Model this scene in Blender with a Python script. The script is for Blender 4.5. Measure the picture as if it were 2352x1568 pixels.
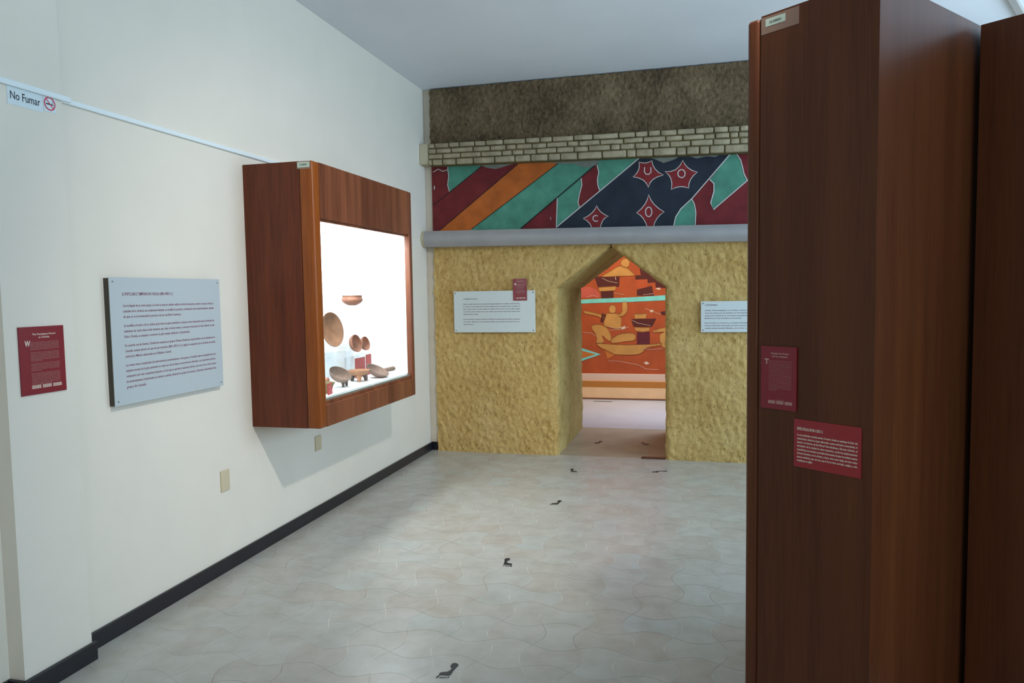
import bpy, bmesh, math, random
from mathutils import Matrix, Vector, noise
random.seed(7)
R = math.radians
for o in list(bpy.data.objects): bpy.data.objects.remove(o)
scn = bpy.context.scene
col = scn.collection
PI = math.pi

def s2l(c):
    c = c / 255.0
    return c / 12.92 if c <= 0.04045 else ((c + 0.055) / 1.055) ** 2.4
def rgb(r, g, b): return (s2l(r), s2l(g), s2l(b), 1.0)

# ------------------------------------------------------------------ camera
cam_d = bpy.data.cameras.new('camera')
cam = bpy.data.objects.new('camera', cam_d); col.objects.link(cam)
cam_d.sensor_fit = 'HORIZONTAL'; cam_d.sensor_width = 36.0
cam_d.lens = 1690.0 / 2352.0 * 36.0
cam_d.clip_start = 0.05; cam_d.clip_end = 60
YAW, PITCH, ROLL = R(14.6), R(-3.83), R(-0.93)
fw = Vector((-math.sin(YAW) * math.cos(PITCH), math.cos(YAW) * math.cos(PITCH), math.sin(PITCH)))
rt = Vector((math.cos(YAW), math.sin(YAW), 0)); up = rt.cross(fw)
r2 = math.cos(ROLL) * rt + math.sin(ROLL) * up; u2 = -math.sin(ROLL) * rt + math.cos(ROLL) * up
cam.matrix_world = Matrix(((r2.x, u2.x, -fw.x, 0), (r2.y, u2.y, -fw.y, 0), (r2.z, u2.z, -fw.z, 1.56), (0, 0, 0, 1)))
scn.camera = cam

# ------------------------------------------------------------------ world, lights, exposure
scn.view_settings.view_transform = 'Standard'
scn.view_settings.look = 'None'
scn.view_settings.gamma = 1.0
scn.view_settings.exposure = 0.1
scn.view_settings.use_curve_mapping = False
scn.cycles.transparent_max_bounces = 32
w = bpy.data.worlds.new('world'); scn.world = w; w.use_nodes = True
w.node_tree.nodes['Background'].inputs[0].default_value = (0.55, 0.68, 0.85, 1)
w.node_tree.nodes['Background'].inputs[1].default_value = 1.0

def area(name, loc, target, sx, sy, power, colr, spread=PI):
    d = bpy.data.lights.new(name, 'AREA'); d.shape = 'RECTANGLE'; d.size = sx; d.size_y = sy
    d.energy = power; d.color = colr; d.spread = spread
    o = bpy.data.objects.new(name, d); col.objects.link(o); o.location = loc
    o.rotation_euler = (Vector(target) - Vector(loc)).to_track_quat('-Z', 'Y').to_euler()
    return o
def spot(name, loc, target, power, colr, angle, blend, rad):
    d = bpy.data.lights.new(name, 'SPOT'); d.energy = power; d.color = colr
    d.spot_size = R(angle); d.spot_blend = blend; d.shadow_soft_size = rad
    o = bpy.data.objects.new(name, d); col.objects.link(o); o.location = loc
    o.rotation_euler = (Vector(target) - Vector(loc)).to_track_quat('-Z', 'Y').to_euler()
    return o
# daylight through the windows of the right-hand wall
area('daylight_right_far', (4.38, 4.6, 2.1), (0, 4.6, 2.1), 3.0, 1.9, 160, (0.54, 0.77, 1.0))
area('daylight_right_near', (4.38, 0.6, 2.3), (0, 0.6, 2.3), 3.2, 1.5, 112, (0.50, 0.75, 1.0))
area('fill_rear', (2.7, -3.88, 1.9), (0.9, 2, 1.9), 2.4, 1.8, 35, (1.0, 0.93, 0.82))  # added fill lamp behind the camera, brightens cabinets, facade and near wall
# ceiling spotlight aimed at the left wall
spot('wall_spot', (0.47, 2.1, 3.44), (-2.6, 4.9, 0.4), 255, (1.0, 0.96, 0.92), 74, 1.0, 0.06)
# far room: a ceiling light over the mural and a cool one on the floor
area('far_room_warm', (-1.1, 9.3, 2.95), (-1.1, 10.55, 0.75), 2.2, 0.3, 25, (1.0, 0.86, 0.66), 2.0)
area('far_room_cool', (0.3, 9.5, 2.98), (-0.5, 9.2, 0.0), 0.8, 0.8, 24, (0.62, 0.76, 1.0), 1.5)
# fluorescent tube in the head of the wall showcase
area('showcase_tube', (-2.42, 4.61, 2.20), (-2.42, 4.61, 0.9), 0.28, 1.2, 27, (0.96, 0.99, 1.0))

# ------------------------------------------------------------------ helpers
MW = {}
def set_mw(o, loc=(0, 0, 0), rotz=0.0):
    MW[o.name] = Matrix.Translation(loc) @ Matrix.Rotation(rotz, 4, 'Z')
def tag(o, label=None, cat=None, group=None, kind=None):
    if label: o['label'] = label
    if cat: o['category'] = cat
    if group: o['group'] = group
    if kind: o['kind'] = kind
    return o
def thing(name, label, cat, loc=(0, 0, 0), rotz=0.0, group=None):
    o = bpy.data.objects.new(name, None); col.objects.link(o)
    o.empty_display_size = 0.05; o.location = loc; o.rotation_euler = (0, 0, rotz)
    set_mw(o, loc, rotz)
    return tag(o, label, cat, group)
def obj(name, bm, mats, parent=None, local=False, smooth=False, loc=None):
    """bm in world coordinates (or in the thing's own axes when local) -> one mesh object"""
    me = bpy.data.meshes.new(name)
    bm.to_mesh(me); bm.free()
    if not isinstance(mats, (list, tuple)): mats = [mats]
    for m in mats: me.materials.append(m)
    o = bpy.data.objects.new(name, me); col.objects.link(o)
    if parent is not None:
        o.parent = parent
        pm = MW.get(parent.name, Matrix())
        if not local: me.transform(pm.inverted())
        MW[o.name] = pm.copy()
    elif loc is not None:
        me.transform(Matrix.Translation(-Vector(loc))); o.location = loc; set_mw(o, loc)
    if smooth:
        me.shade_smooth()
        try: me.set_sharp_from_angle(angle=R(40))
        except Exception: pass
    return o
def box(bm, x0, x1, y0, y1, z0, z1, bev=0.0, seg=2, mat=0, M=None):
    r = bmesh.ops.create_cube(bm, size=1.0)
    vs = r['verts']
    m = Matrix.Translation(((x0 + x1) / 2, (y0 + y1) / 2, (z0 + z1) / 2)) @ Matrix.Diagonal((x1 - x0, y1 - y0, z1 - z0, 1))
    if M is not None: m = M @ m
    bmesh.ops.transform(bm, matrix=m, verts=vs)
    fs = list({f for v in vs for f in v.link_faces})
    for f in fs: f.material_index = mat
    if bev > 0:
        es = list({e for v in vs for e in v.link_edges})
        r = bmesh.ops.bevel(bm, geom=es, offset=bev, segments=seg, profile=0.5, affect='EDGES', clamp_overlap=True)
        for f in r['faces']: f.material_index = mat
    return bm
def BX(*a, **k): return box(bmesh.new(), *a, **k)
def poly_prism(bm, pts, M, t, mat=0):
    """closed outline pts (a, b) in the plane of M (x, y), thickness t along M z"""
    lo = [bm.verts.new(M @ Vector((p[0], p[1], 0))) for p in pts]
    hi = [bm.verts.new(M @ Vector((p[0], p[1], t))) for p in pts]
    f = bm.faces.new(hi); f.material_index = mat
    n = len(pts)
    for i in range(n):
        g = bm.faces.new((lo[i], lo[(i + 1) % n], hi[(i + 1) % n], hi[i])); g.material_index = mat
    return f
def ribbon(bm, pts, wd, M, t, mat=0):
    P = [Vector((p[0], p[1])) for p in pts]; n = len(P)
    closed = (P[0] - P[-1]).length < 1e-4
    L = []; Rr = []
    for i in range(n):
        a = P[i - 1] if i > 0 else (P[n - 2] if closed else P[0])
        b = P[i + 1] if i < n - 1 else (P[1] if closed else P[-1])
        d = (b - a)
        if d.length < 1e-9: d = Vector((1, 0))
        d.normalize(); nn = Vector((-d.y, d.x)) * wd / 2
        L.append(bm.verts.new(M @ Vector((*(P[i] + nn), t)))); Rr.append(bm.verts.new(M @ Vector((*(P[i] - nn), t))))
    for i in range(n - 1):
        f = bm.faces.new((Rr[i], Rr[i + 1], L[i + 1], L[i])); f.material_index = mat
def smooth_prof(p, n=4):
    out = []
    P = [Vector(q) for q in p]
    for i in range(len(P) - 1):
        a, b, c, d = P[max(i - 1, 0)], P[i], P[i + 1], P[min(i + 2, len(P) - 1)]
        for k in range(n):
            t = k / n
            q = .5 * ((2 * b) + (c - a) * t + (2 * a - 5 * b + 4 * c - d) * t * t + (3 * b - a - 3 * c + d) * t ** 3)
            out.append((max(q.x, 0), q.y))
    out.append(tuple(P[-1])); return out
def lathe(bm, prof, seg=40, M=None, mat=0):
    if seg >= 40: prof = smooth_prof(prof)
    rings = []
    for r, z in prof:
        if r < 1e-4:
            v = bm.verts.new((0, 0, z)); rings.append([v] * seg)
        else:
            rings.append([bm.verts.new((r * math.cos(2 * PI * k / seg), r * math.sin(2 * PI * k / seg), z)) for k in range(seg)])
    vs = {v for r in rings for v in r}
    for a, b in zip(rings[:-1], rings[1:]):
        for k in range(seg):
            q = [a[k], a[(k + 1) % seg], b[(k + 1) % seg], b[k]]
            q2 = []
            for v in q:
                if v not in q2: q2.append(v)
            if len(q2) > 2:
                f = bm.faces.new(q2); f.material_index = mat
    if M is not None: bmesh.ops.transform(bm, matrix=M, verts=list(vs))
    return bm
def tube(bm, pts, radii, seg=10, mat=0, cap=True):
    rings = []
    n = len(pts); P = [Vector(p) for p in pts]
    for i in range(n):
        d = (P[min(i + 1, n - 1)] - P[max(i - 1, 0)]).normalized()
        a = Vector((0, 0, 1)) if abs(d.z) < 0.9 else Vector((1, 0, 0))
        e1 = d.cross(a).normalized(); e2 = d.cross(e1)
        rings.append([bm.verts.new(P[i] + radii[i] * (math.cos(2 * PI * k / seg) * e1 + math.sin(2 * PI * k / seg) * e2)) for k in range(seg)])
    for a, b in zip(rings[:-1], rings[1:]):
        for k in range(seg):
            f = bm.faces.new((a[k], a[(k + 1) % seg], b[(k + 1) % seg], b[k])); f.material_index = mat
    if cap:
        for r in (rings[0][::-1], rings[-1]):
            f = bm.faces.new(r); f.material_index = mat
def fixn(bm):
    bmesh.ops.recalc_face_normals(bm, faces=bm.faces[:]); return bm

# ------------------------------------------------------------------ materials
def mat_new(name):
    m = bpy.data.materials.new(name); m.use_nodes = True
    nt = m.node_tree; b = nt.nodes['Principled BSDF']
    return m, nt, b
def N(nt, t, **k):
    n = nt.nodes.new(t)
    for a, v in k.items(): setattr(n, a, v)
    return n
def plain(name, c, rough=0.6, spec=0.5, metal=0.0, bump=0.0, bscale=80, var=0.0, vscale=6.0, coat=0.0):
    m, nt, b = mat_new(name)
    b.inputs['Base Color'].default_value = c; b.inputs['Roughness'].default_value = rough
    b.inputs['Specular IOR Level'].default_value = spec; b.inputs['Metallic'].default_value = metal
    b.inputs['Coat Weight'].default_value = coat
    tc = N(nt, 'ShaderNodeTexCoord')
    if var > 0:
        nz = N(nt, 'ShaderNodeTexNoise'); nz.inputs['Scale'].default_value = vscale; nz.inputs['Detail'].default_value = 6
        nt.links.new(tc.outputs['Object'], nz.inputs['Vector'])
        rp = N(nt, 'ShaderNodeValToRGB')
        lo = tuple(x * (1 - var) for x in c[:3]) + (1,); hi = tuple(min(1, x * (1 + var)) for x in c[:3]) + (1,)
        rp.color_ramp.elements[0].color = lo; rp.color_ramp.elements[1].color = hi
        rp.color_ramp.elements[0].position = 0.3; rp.color_ramp.elements[1].position = 0.7
        nt.links.new(nz.outputs['Fac'], rp.inputs['Fac']); nt.links.new(rp.outputs['Color'], b.inputs['Base Color'])
    if bump > 0:
        nb = N(nt, 'ShaderNodeTexNoise'); nb.inputs['Scale'].default_value = bscale; nb.inputs['Detail'].default_value = 5
        nt.links.new(tc.outputs['Object'], nb.inputs['Vector'])
        bp = N(nt, 'ShaderNodeBump'); bp.inputs['Strength'].default_value = bump; bp.inputs['Distance'].default_value = 0.01
        nt.links.new(nb.outputs['Fac'], bp.inputs['Height']); nt.links.new(bp.outputs['Normal'], b.inputs['Normal'])
    return m
def wood(name, dark, light, rough=0.33, band=0.5, axis='Z', scale=1.0):
    m, nt, b = mat_new(name)
    tc = N(nt, 'ShaderNodeTexCoord'); mp = N(nt, 'ShaderNodeMapping')
    sc = [9 * scale, 9 * scale, 9 * scale]; sc['XYZ'.index(axis)] = 0.35 * scale
    mp.inputs['Scale'].default_value = sc
    nt.links.new(tc.outputs['Object'], mp.inputs['Vector'])
    n1 = N(nt, 'ShaderNodeTexNoise'); n1.inputs['Scale'].default_value = 1.3; n1.inputs['Detail'].default_value = 3
    n2 = N(nt, 'ShaderNodeTexNoise'); n2.inputs['Scale'].default_value = 14; n2.inputs['Detail'].default_value = 8
    nt.links.new(mp.outputs['Vector'], n1.inputs['Vector']); nt.links.new(mp.outputs['Vector'], n2.inputs['Vector'])
    mx = N(nt, 'ShaderNodeMix'); mx.data_type = 'FLOAT'; mx.inputs['Factor'].default_value = 1 - band
    nt.links.new(n1.outputs['Fac'], mx.inputs['A']); nt.links.new(n2.outputs['Fac'], mx.inputs['B'])
    rp = N(nt, 'ShaderNodeValToRGB'); rp.color_ramp.elements[0].color = dark; rp.color_ramp.elements[1].color = light
    rp.color_ramp.elements[0].position = 0.33; rp.color_ramp.elements[1].position = 0.68
    nt.links.new(mx.outputs['Result'], rp.inputs['Fac']); nt.links.new(rp.outputs['Color'], b.inputs['Base Color'])
    b.inputs['Roughness'].default_value = rough; b.inputs['Specular IOR Level'].default_value = 0.5
    bp = N(nt, 'ShaderNodeBump'); bp.inputs['Strength'].default_value = 0.06; bp.inputs['Distance'].default_value = 0.003
    nt.links.new(n2.outputs['Fac'], bp.inputs['Height']); nt.links.new(bp.outputs['Normal'], b.inputs['Normal'])
    return m
def glassy(name, tint, gloss=0.6):
    m, nt, b = mat_new(name)
    nt.nodes.remove(b); out = nt.nodes['Material Output']
    tr = N(nt, 'ShaderNodeBsdfTransparent'); tr.inputs[0].default_value = tint
    gl = N(nt, 'ShaderNodeBsdfGlossy'); gl.inputs['Roughness'].default_value = 0.02
    fr = N(nt, 'ShaderNodeFresnel'); fr.inputs['IOR'].default_value = 1.5
    ml = N(nt, 'ShaderNodeMath', operation='MULTIPLY'); ml.inputs[1].default_value = gloss
    bf = N(nt, 'ShaderNodeNewGeometry'); om = N(nt, 'ShaderNodeMath', operation='SUBTRACT'); om.inputs[0].default_value = gloss
    nt.links.new(bf.outputs['Backfacing'], om.inputs[1]); om.use_clamp = True
    nt.links.new(fr.outputs[0], ml.inputs[0]); nt.links.new(om.outputs[0], ml.inputs[1])
    mx = N(nt, 'ShaderNodeMixShader')
    nt.links.new(ml.outputs[0], mx.inputs[0]); nt.links.new(tr.outputs[0], mx.inputs[1]); nt.links.new(gl.outputs[0], mx.inputs[2])
    nt.links.new(mx.outputs[0], out.inputs[0])
    return m
def stucco(name, c0, c1, c2, scale, stretch, bump, rough=0.9, dist=0.02):
    m, nt, b = mat_new(name)
    tc = N(nt, 'ShaderNodeTexCoord'); mp = N(nt, 'ShaderNodeMapping'); mp.inputs['Scale'].default_value = (1, 1, stretch)
    mp.inputs['Rotation'].default_value = (0, 0.25, 0)
    nt.links.new(tc.outputs['Object'], mp.inputs['Vector'])
    a = N(nt, 'ShaderNodeTexNoise'); a.inputs['Scale'].default_value = scale; a.inputs['Detail'].default_value = 9; a.inputs['Roughness'].default_value = 0.65
    nt.links.new(mp.outputs['Vector'], a.inputs['Vector'])
    bg = N(nt, 'ShaderNodeTexNoise'); bg.inputs['Scale'].default_value = 2.6; bg.inputs['Detail'].default_value = 7
    nt.links.new(tc.outputs['Object'], bg.inputs['Vector'])
    mx = N(nt, 'ShaderNodeMix'); mx.data_type = 'FLOAT'; mx.inputs['Factor'].default_value = 0.45
    nt.links.new(a.outputs['Fac'], mx.inputs['A']); nt.links.new(bg.outputs['Fac'], mx.inputs['B'])
    rp = N(nt, 'ShaderNodeValToRGB'); e = rp.color_ramp.elements
    e[0].position = 0.36; e[0].color = c0; e[1].position = 0.66; e[1].color = c2
    k = e.new(0.5); k.color = c1
    nt.links.new(mx.outputs['Result'], rp.inputs['Fac']); nt.links.new(rp.outputs['Color'], b.inputs['Base Color'])
    b.inputs['Roughness'].default_value = rough; b.inputs['Specular IOR Level'].default_value = 0.25
    m2 = N(nt, 'ShaderNodeMapping'); m2.inputs['Scale'].default_value = (1, 1, .4); m2.inputs['Rotation'].default_value = (0, 0.5, 0)
    nt.links.new(tc.outputs['Object'], m2.inputs['Vector'])
    pn = N(nt, 'ShaderNodeTexNoise'); pn.inputs['Scale'].default_value = scale * 2.6; pn.inputs['Detail'].default_value = 4
    nt.links.new(m2.outputs['Vector'], pn.inputs['Vector'])
    pr = N(nt, 'ShaderNodeValToRGB'); pr.color_ramp.elements[0].position = 0.30; pr.color_ramp.elements[0].color = (.60, .55, .50, 1)
    pr.color_ramp.elements[1].position = 0.40; pr.color_ramp.elements[1].color = (1, 1, 1, 1)
    nt.links.new(pn.outputs['Fac'], pr.inputs['Fac'])
    pm = N(nt, 'ShaderNodeMix'); pm.data_type = 'RGBA'; pm.blend_type = 'MULTIPLY'; pm.inputs['Factor'].default_value = 1
    nt.links.new(rp.outputs['Color'], pm.inputs['A']); nt.links.new(pr.outputs['Color'], pm.inputs['B']); nt.links.new(pm.outputs['Result'], b.inputs['Base Color'])
    ad = N(nt, 'ShaderNodeMath', operation='MULTIPLY_ADD'); ad.inputs[1].default_value = 0.35
    nt.links.new(pr.outputs['Color'], ad.inputs[0]); nt.links.new(a.outputs['Fac'], ad.inputs[2])
    bp = N(nt, 'ShaderNodeBump'); bp.inputs['Strength'].default_value = bump; bp.inputs['Distance'].default_value = dist
    nt.links.new(ad.outputs[0], bp.inputs['Height']); nt.links.new(bp.outputs['Normal'], b.inputs['Normal'])
    return m
def tile_mat(name, island=False):
    m, nt, b = mat_new(name)
    if island:
        g = N(nt, 'ShaderNodeNewGeometry'); rnd = g.outputs['Random Per Island']
    else:
        g = N(nt, 'ShaderNodeObjectInfo'); rnd = g.outputs['Random']
    rp = N(nt, 'ShaderNodeValToRGB'); e = rp.color_ramp.elements
    e[0].position = 0.0; e[0].color = rgb(186, 180, 171); e[1].position = 1.0; e[1].color = rgb(185, 187, 182)
    for p, c in ((0.3, rgb(186, 182, 174)), (0.55, rgb(187, 186, 179)), (0.8, rgb(189, 186, 178))):
        k = e.new(p); k.color = c
    nt.links.new(rnd, rp.inputs['Fac'])
    ge = N(nt, 'ShaderNodeNewGeometry')
    nz = N(nt, 'ShaderNodeTexNoise'); nz.inputs['Scale'].default_value = 7; nz.inputs['Detail'].default_value = 8; nz.inputs['Roughness'].default_value = 0.6
    nt.links.new(ge.outputs['Position'], nz.inputs['Vector'])
    r2 = N(nt, 'ShaderNodeValToRGB'); r2.color_ramp.elements[0].color = (0.86, 0.84, 0.80, 1); r2.color_ramp.elements[1].color = (1, 1, 1, 1)
    r2.color_ramp.elements[0].position = 0.32; r2.color_ramp.elements[1].position = 0.62
    nt.links.new(nz.outputs['Fac'], r2.inputs['Fac'])
    mx = N(nt, 'ShaderNodeMix'); mx.data_type = 'RGBA'; mx.blend_type = 'MULTIPLY'; mx.inputs['Factor'].default_value = 1
    nt.links.new(rp.outputs['Color'], mx.inputs['A']); nt.links.new(r2.outputs['Color'], mx.inputs['B'])
    nt.links.new(mx.outputs['Result'], b.inputs['Base Color'])
    b.inputs['Roughness'].default_value = 0.27; b.inputs['Specular IOR Level'].default_value = 0.45
    n3 = N(nt, 'ShaderNodeTexNoise'); n3.inputs['Scale'].default_value = 3.0; n3.inputs['Detail'].default_value = 2
    nt.links.new(ge.outputs['Position'], n3.inputs['Vector'])
    bp = N(nt, 'ShaderNodeBump'); bp.inputs['Strength'].default_value = 0.10; bp.inputs['Distance'].default_value = 0.02
    nt.links.new(n3.outputs['Fac'], bp.inputs['Height']); nt.links.new(bp.outputs['Normal'], b.inputs['Normal'])
    return m
m_wall = plain('wall_paint', rgb(227, 219, 204), 0.75, 0.3, bump=0.05, bscale=60, var=0.02, vscale=3)
m_ceil = plain('ceiling_paint', rgb(230, 233, 236), 0.85, 0.2, bump=0.08, bscale=30, var=0.03, vscale=1.5)
m_base = plain('black_skirting', rgb(30, 30, 36), 0.32, 0.5, var=0.15, vscale=5)
m_tile = tile_mat('floor_tile'); m_tile_far = tile_mat('floor_tile_joined', True)
m_grout = plain('tile_joint', rgb(226, 222, 208), 0.6, 0.3, var=0.3, vscale=2.2)
nt_ = m_grout.node_tree
for n_ in nt_.nodes:
    if n_.type == 'VALTORGB':
        n_.color_ramp.elements[0].color = rgb(150, 128, 104); n_.color_ramp.elements[1].color = rgb(228, 225, 214)
        n_.color_ramp.elements[0].position = 0.38; n_.color_ramp.elements[1].position = 0.5
m_cement = plain('worn_cement', rgb(168, 152, 130), 0.4, 0.4, var=0.12, vscale=4, bump=0.03)
m_farfloor = plain('polished_floor', rgb(182, 182, 184), 0.3, 0.5, var=0.05, vscale=3)
m_wood = wood('mahogany', rgb(70, 29, 10), rgb(112, 50, 22), 0.36)
m_woodf = wood('mahogany_edge', rgb(112, 52, 14), rgb(150, 80, 28), 0.32)
m_woodr = wood('mahogany_rail', rgb(86, 40, 22), rgb(142, 82, 52), 0.36, band=0.7)
for m_ in (m_wood, m_woodf): m_.node_tree.nodes['Principled BSDF'].inputs['Specular IOR Level'].default_value = 0.32
m_woodd = wood('dark_mahogany', rgb(72, 36, 16), rgb(98, 52, 26), 0.36, band=0.6)
m_woodd.node_tree.nodes['Principled BSDF'].inputs['Specular IOR Level'].default_value = 0.25
m_stucco = stucco('ochre_stucco', rgb(184, 144, 80), rgb(208, 172, 106), rgb(220, 186, 124), 26, 0.7, 0.9)
m_thatch = stucco('brown_stucco', rgb(72, 58, 42), rgb(112, 94, 70), rgb(144, 124, 94), 44, 0.55, 0.9)
m_jamb = stucco('grey_ochre_stucco', rgb(166, 138, 78), rgb(196, 170, 106), rgb(208, 184, 120), 22, 0.7, 0.5)
m_brick = plain('pale_stone', rgb(164, 151, 124), 0.9, 0.2, bump=0.6, bscale=55, var=0.22, vscale=14)
m_mortar = plain('dark_mortar', rgb(112, 100, 66), 0.95, 0.1, bump=0.4, bscale=60, var=0.25, vscale=20)
m_ledge = plain('grey_ledge', rgb(164, 160, 158), 0.7, 0.3, var=0.06, vscale=5)
m_cream = plain('cream_paint', rgb(196, 186, 158), 0.8, 0.2)
FC = {'red': (112, 40, 42), 'red2': (130, 42, 44), 'green': (82, 140, 118), 'orange': (186, 98, 42), 'navy': (42, 48, 58),
      'plaster': (122, 126, 116), 'white': (206, 200, 196), 'dark': (34, 34, 34)}
FM = {k: plain('frieze_' + k, rgb(*v), 0.8, 0.25, var=0.2 if k != 'white' else 0.05, vscale=7, bump=0.12, bscale=25) for k, v in FC.items()}
MC = {'mred': (172, 80, 42), 'orange2': (182, 82, 46), 'ochre': (192, 140, 76), 'ochre2': (196, 112, 52), 'maroon': (84, 36, 34), 'maroon2': (92, 36, 44),
      'outline': (146, 88, 46), 'turq': (122, 208, 200), 'pink': (196, 92, 78), 'white': (222, 196, 176)}
MM = {k: plain('mural_' + k, rgb(*v), 0.7, 0.3, var=0.13, vscale=5) for k, v in MC.items()}
m_bench = plain('peach_plaster', rgb(242, 200, 154), 0.7, 0.3, var=0.05)
m_benchp = plain('pale_pink_plaster', rgb(224, 196, 176), 0.7, 0.3)
m_bencho = plain('orange_plaster', rgb(190, 124, 56), 0.7, 0.3)
m_skirt2 = plain('brown_line', rgb(120, 78, 52), 0.6)
m_panel = plain('grey_blue_laminate', rgb(184, 192, 194), 0.4, 0.4)
m_panel2 = plain('pale_laminate', rgb(214, 220, 216), 0.4, 0.4)
m_core = plain('dark_core', rgb(70, 64, 54), 0.7)
m_red = plain('crimson_acrylic', rgb(128, 14, 36), 0.25, 0.5)
m_redd = plain('red_acrylic', rgb(150, 30, 36), 0.3, 0.5)
m_redcard = plain('red_card', rgb(160, 62, 60), 0.6)
m_redcard2 = plain('bright_red_card', rgb(196, 28, 40), 0.6)
m_ink = plain('maroon_ink', rgb(128, 62, 84), 0.7)
m_inkd = plain('plum_ink', rgb(104, 74, 92), 0.7)
m_inkw = plain('cream_ink', rgb(226, 208, 190), 0.7)
m_inkp = plain('faded_cream_ink', rgb(200, 160, 150), 0.7)
m_black = plain('black_print', rgb(30, 32, 38), 0.5)
m_ringred = plain('red_print', rgb(206, 58, 86), 0.5)
m_plate = plain('beige_plastic', rgb(205, 190, 158), 0.45)
m_conduit = plain('white_plastic', rgb(228, 236, 236), 0.4)
m_signw = plain('white_vinyl', rgb(214, 226, 228), 0.35)
m_sticker = plain('paper_label', rgb(186, 200, 184), 0.6)
m_tape = plain('aged_tape', rgb(138, 108, 92), 0.35)
m_screw = plain('steel_screw', rgb(120, 110, 100), 0.35, metal=0.8)
m_white = plain('white_laminate', rgb(244, 247, 248), 0.6, 0.2)
m_alu = plain('metal_channel', rgb(170, 176, 172), 0.35, metal=0.7)
m_glass = glassy('clear_glass', (0.97, 0.99, 0.98, 1), 0.7)
m_acryl = glassy('clear_acrylic', (0.965, 0.975, 0.98, 1), 0.8)
m_dglass = plain('dark_glass', rgb(14, 12, 12), 0.05)
m_clay = plain('brown_clay', rgb(132, 94, 70), 0.6, 0.4, var=0.25, vscale=16, bump=0.15, bscale=60)
m_clay2 = plain('rose_clay', rgb(146, 98, 78), 0.55, 0.4, var=0.2, vscale=18, bump=0.1, bscale=60)
m_clay3 = plain('tan_clay', rgb(152, 110, 84), 0.7, 0.3, var=0.15, vscale=18, bump=0.15, bscale=60)
m_clay4 = plain('grey_clay', rgb(120, 100, 90), 0.75, 0.3, var=0.25, vscale=16, bump=0.2, bscale=60)
m_claydk = plain('dark_clay', rgb(96, 84, 80), 0.75, 0.3, var=0.2, vscale=18)
m_olive = plain('olive_clay', rgb(132, 120, 88), 0.75, 0.3, var=0.2, vscale=18)
m_decal = plain('black_vinyl', rgb(28, 34, 40), 0.45)
m_concrete = plain('bare_wall', rgb(170, 165, 158), 0.9, 0.2)

# ------------------------------------------------------------------ room shell
XL, YB, ZC = -2.635, 6.86, 3.525
XR, YF = 4.5, -4.0
def struct(name, bm, m, parent=None, smooth=False):
    o = obj(name, bm, m, parent, smooth=smooth)
    if parent is None: o['kind'] = 'structure'
    return o
floor = struct('floor', BX(XL - 0.1, XR + 0.1, YF - 0.1, 10.75, -0.12, -0.0012), m_grout)
bm = BX(XL - 0.1, XR + 0.1, YF - 0.1, YB + 0.2, ZC, ZC + 0.1); struct('ceiling', bm, m_ceil)
wall_left = struct('wall_left', BX(XL - 0.12, XL, YF, YB + 0.1, -0.1, ZC + 0.05), m_wall)
struct('trim_pilaster', BX(XL - 0.02, -2.56, 2.205, 2.53, -0.1, ZC + 0.02), m_wall)
# right wall with daylight windows (openings), rear wall open at the added fill
bm = bmesh.new()
box(bm, XR, XR + .12, YF, YB + .1, -.1, 1.1); box(bm, XR, XR + .12, YF, YB + .1, 3.1, ZC + .05)
box(bm, XR, XR + .12, 2.3, 3.0, 1.1, 3.1); box(bm, XR, XR + .12, YF, -1.1, 1.1, 3.1); box(bm, XR, XR + .12, 6.2, YB + .1, 1.1, 3.1)
struct('wall_right', bm, m_wall)
bm = bmesh.new()
box(bm, XL, XR, YF - .12, YF, -.1, 1.0); box(bm, XL, XR, YF - .12, YF, 2.85, ZC + .05)
box(bm, XL, 1.5, YF - .12, YF, 1.0, 2.85); box(bm, 3.9, XR, YF - .12, YF, 1.0, 2.85)
struct('wall_rear', bm, m_wall)
# back wall: plain plaster, with the opening for the passage
bm = bmesh.new()
box(bm, XL, -1.42, YB, YB + .1, -.1, ZC + .02); box(bm, -.24, XR, YB, YB + .1, -.1, ZC + .02); box(bm, -1.42, -.24, YB, YB + .1, 2.1, ZC + .02)
struct('wall_back', bm, m_wall)
# skirting
def skirt(name, x0, x1, y0, y1): struct(name, BX(x0, x1, y0, y1, -0.003, 0.080, bev=0.004), m_base)
skirt('baseboard_left', XL, XL + .016, 2.53, YB)
skirt('baseboard_pilaster', -2.56, -2.544, 2.19, 2.545)
skirt('baseboard_pilaster_end', XL, -2.545, 2.189, 2.205)
skirt('baseboard_left_near', XL, XL + .016, -3.9, 2.189)
skirt('baseboard_back', XL + .016, -2.505, YB - .016, YB)

# ------------------------------------------------------------------ floor tiles (axe-head shape, 20 cm)
S = 0.2; TX, TY = -0.329, 3.682; AMP = 0.036; GAP = 0.0011
def tile_outline(odd, seg=8):
    h = S / 2 - GAP; pts = []
    a = AMP if not odd else -AMP
    # bottom (-y), right, top, left ; convex in y when a>0, concave in x
    for k in range(seg):
        t = k / seg; pts.append((-h + 2 * h * t, -h - a * math.sin(PI * t)))
    for k in range(seg):
        t = k / seg; pts.append((h - a * math.sin(PI * t), -h + 2 * h * t))
    for k in range(seg):
        t = k / seg; pts.append((h - 2 * h * t, h + a * math.sin(PI * t)))
    for k in range(seg):
        t = k / seg; pts.append((-h + a * math.sin(PI * t), h - 2 * h * t))
    return pts
def add_tile(bm, odd, cx, cy, dz):
    f = poly_prism(bm, tile_outline(odd), Matrix.Translation((cx, cy, -0.0014)), 0.0014 + dz)
    return f
tm = []
for odd in (0, 1):
    b_ = bmesh.new(); add_tile(b_, odd, 0, 0, 0); fixn(b_)
    me = bpy.data.meshes.new('tile'); b_.to_mesh(me); b_.free(); me.materials.append(m_tile); tm.append(me)
cells = []
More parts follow.
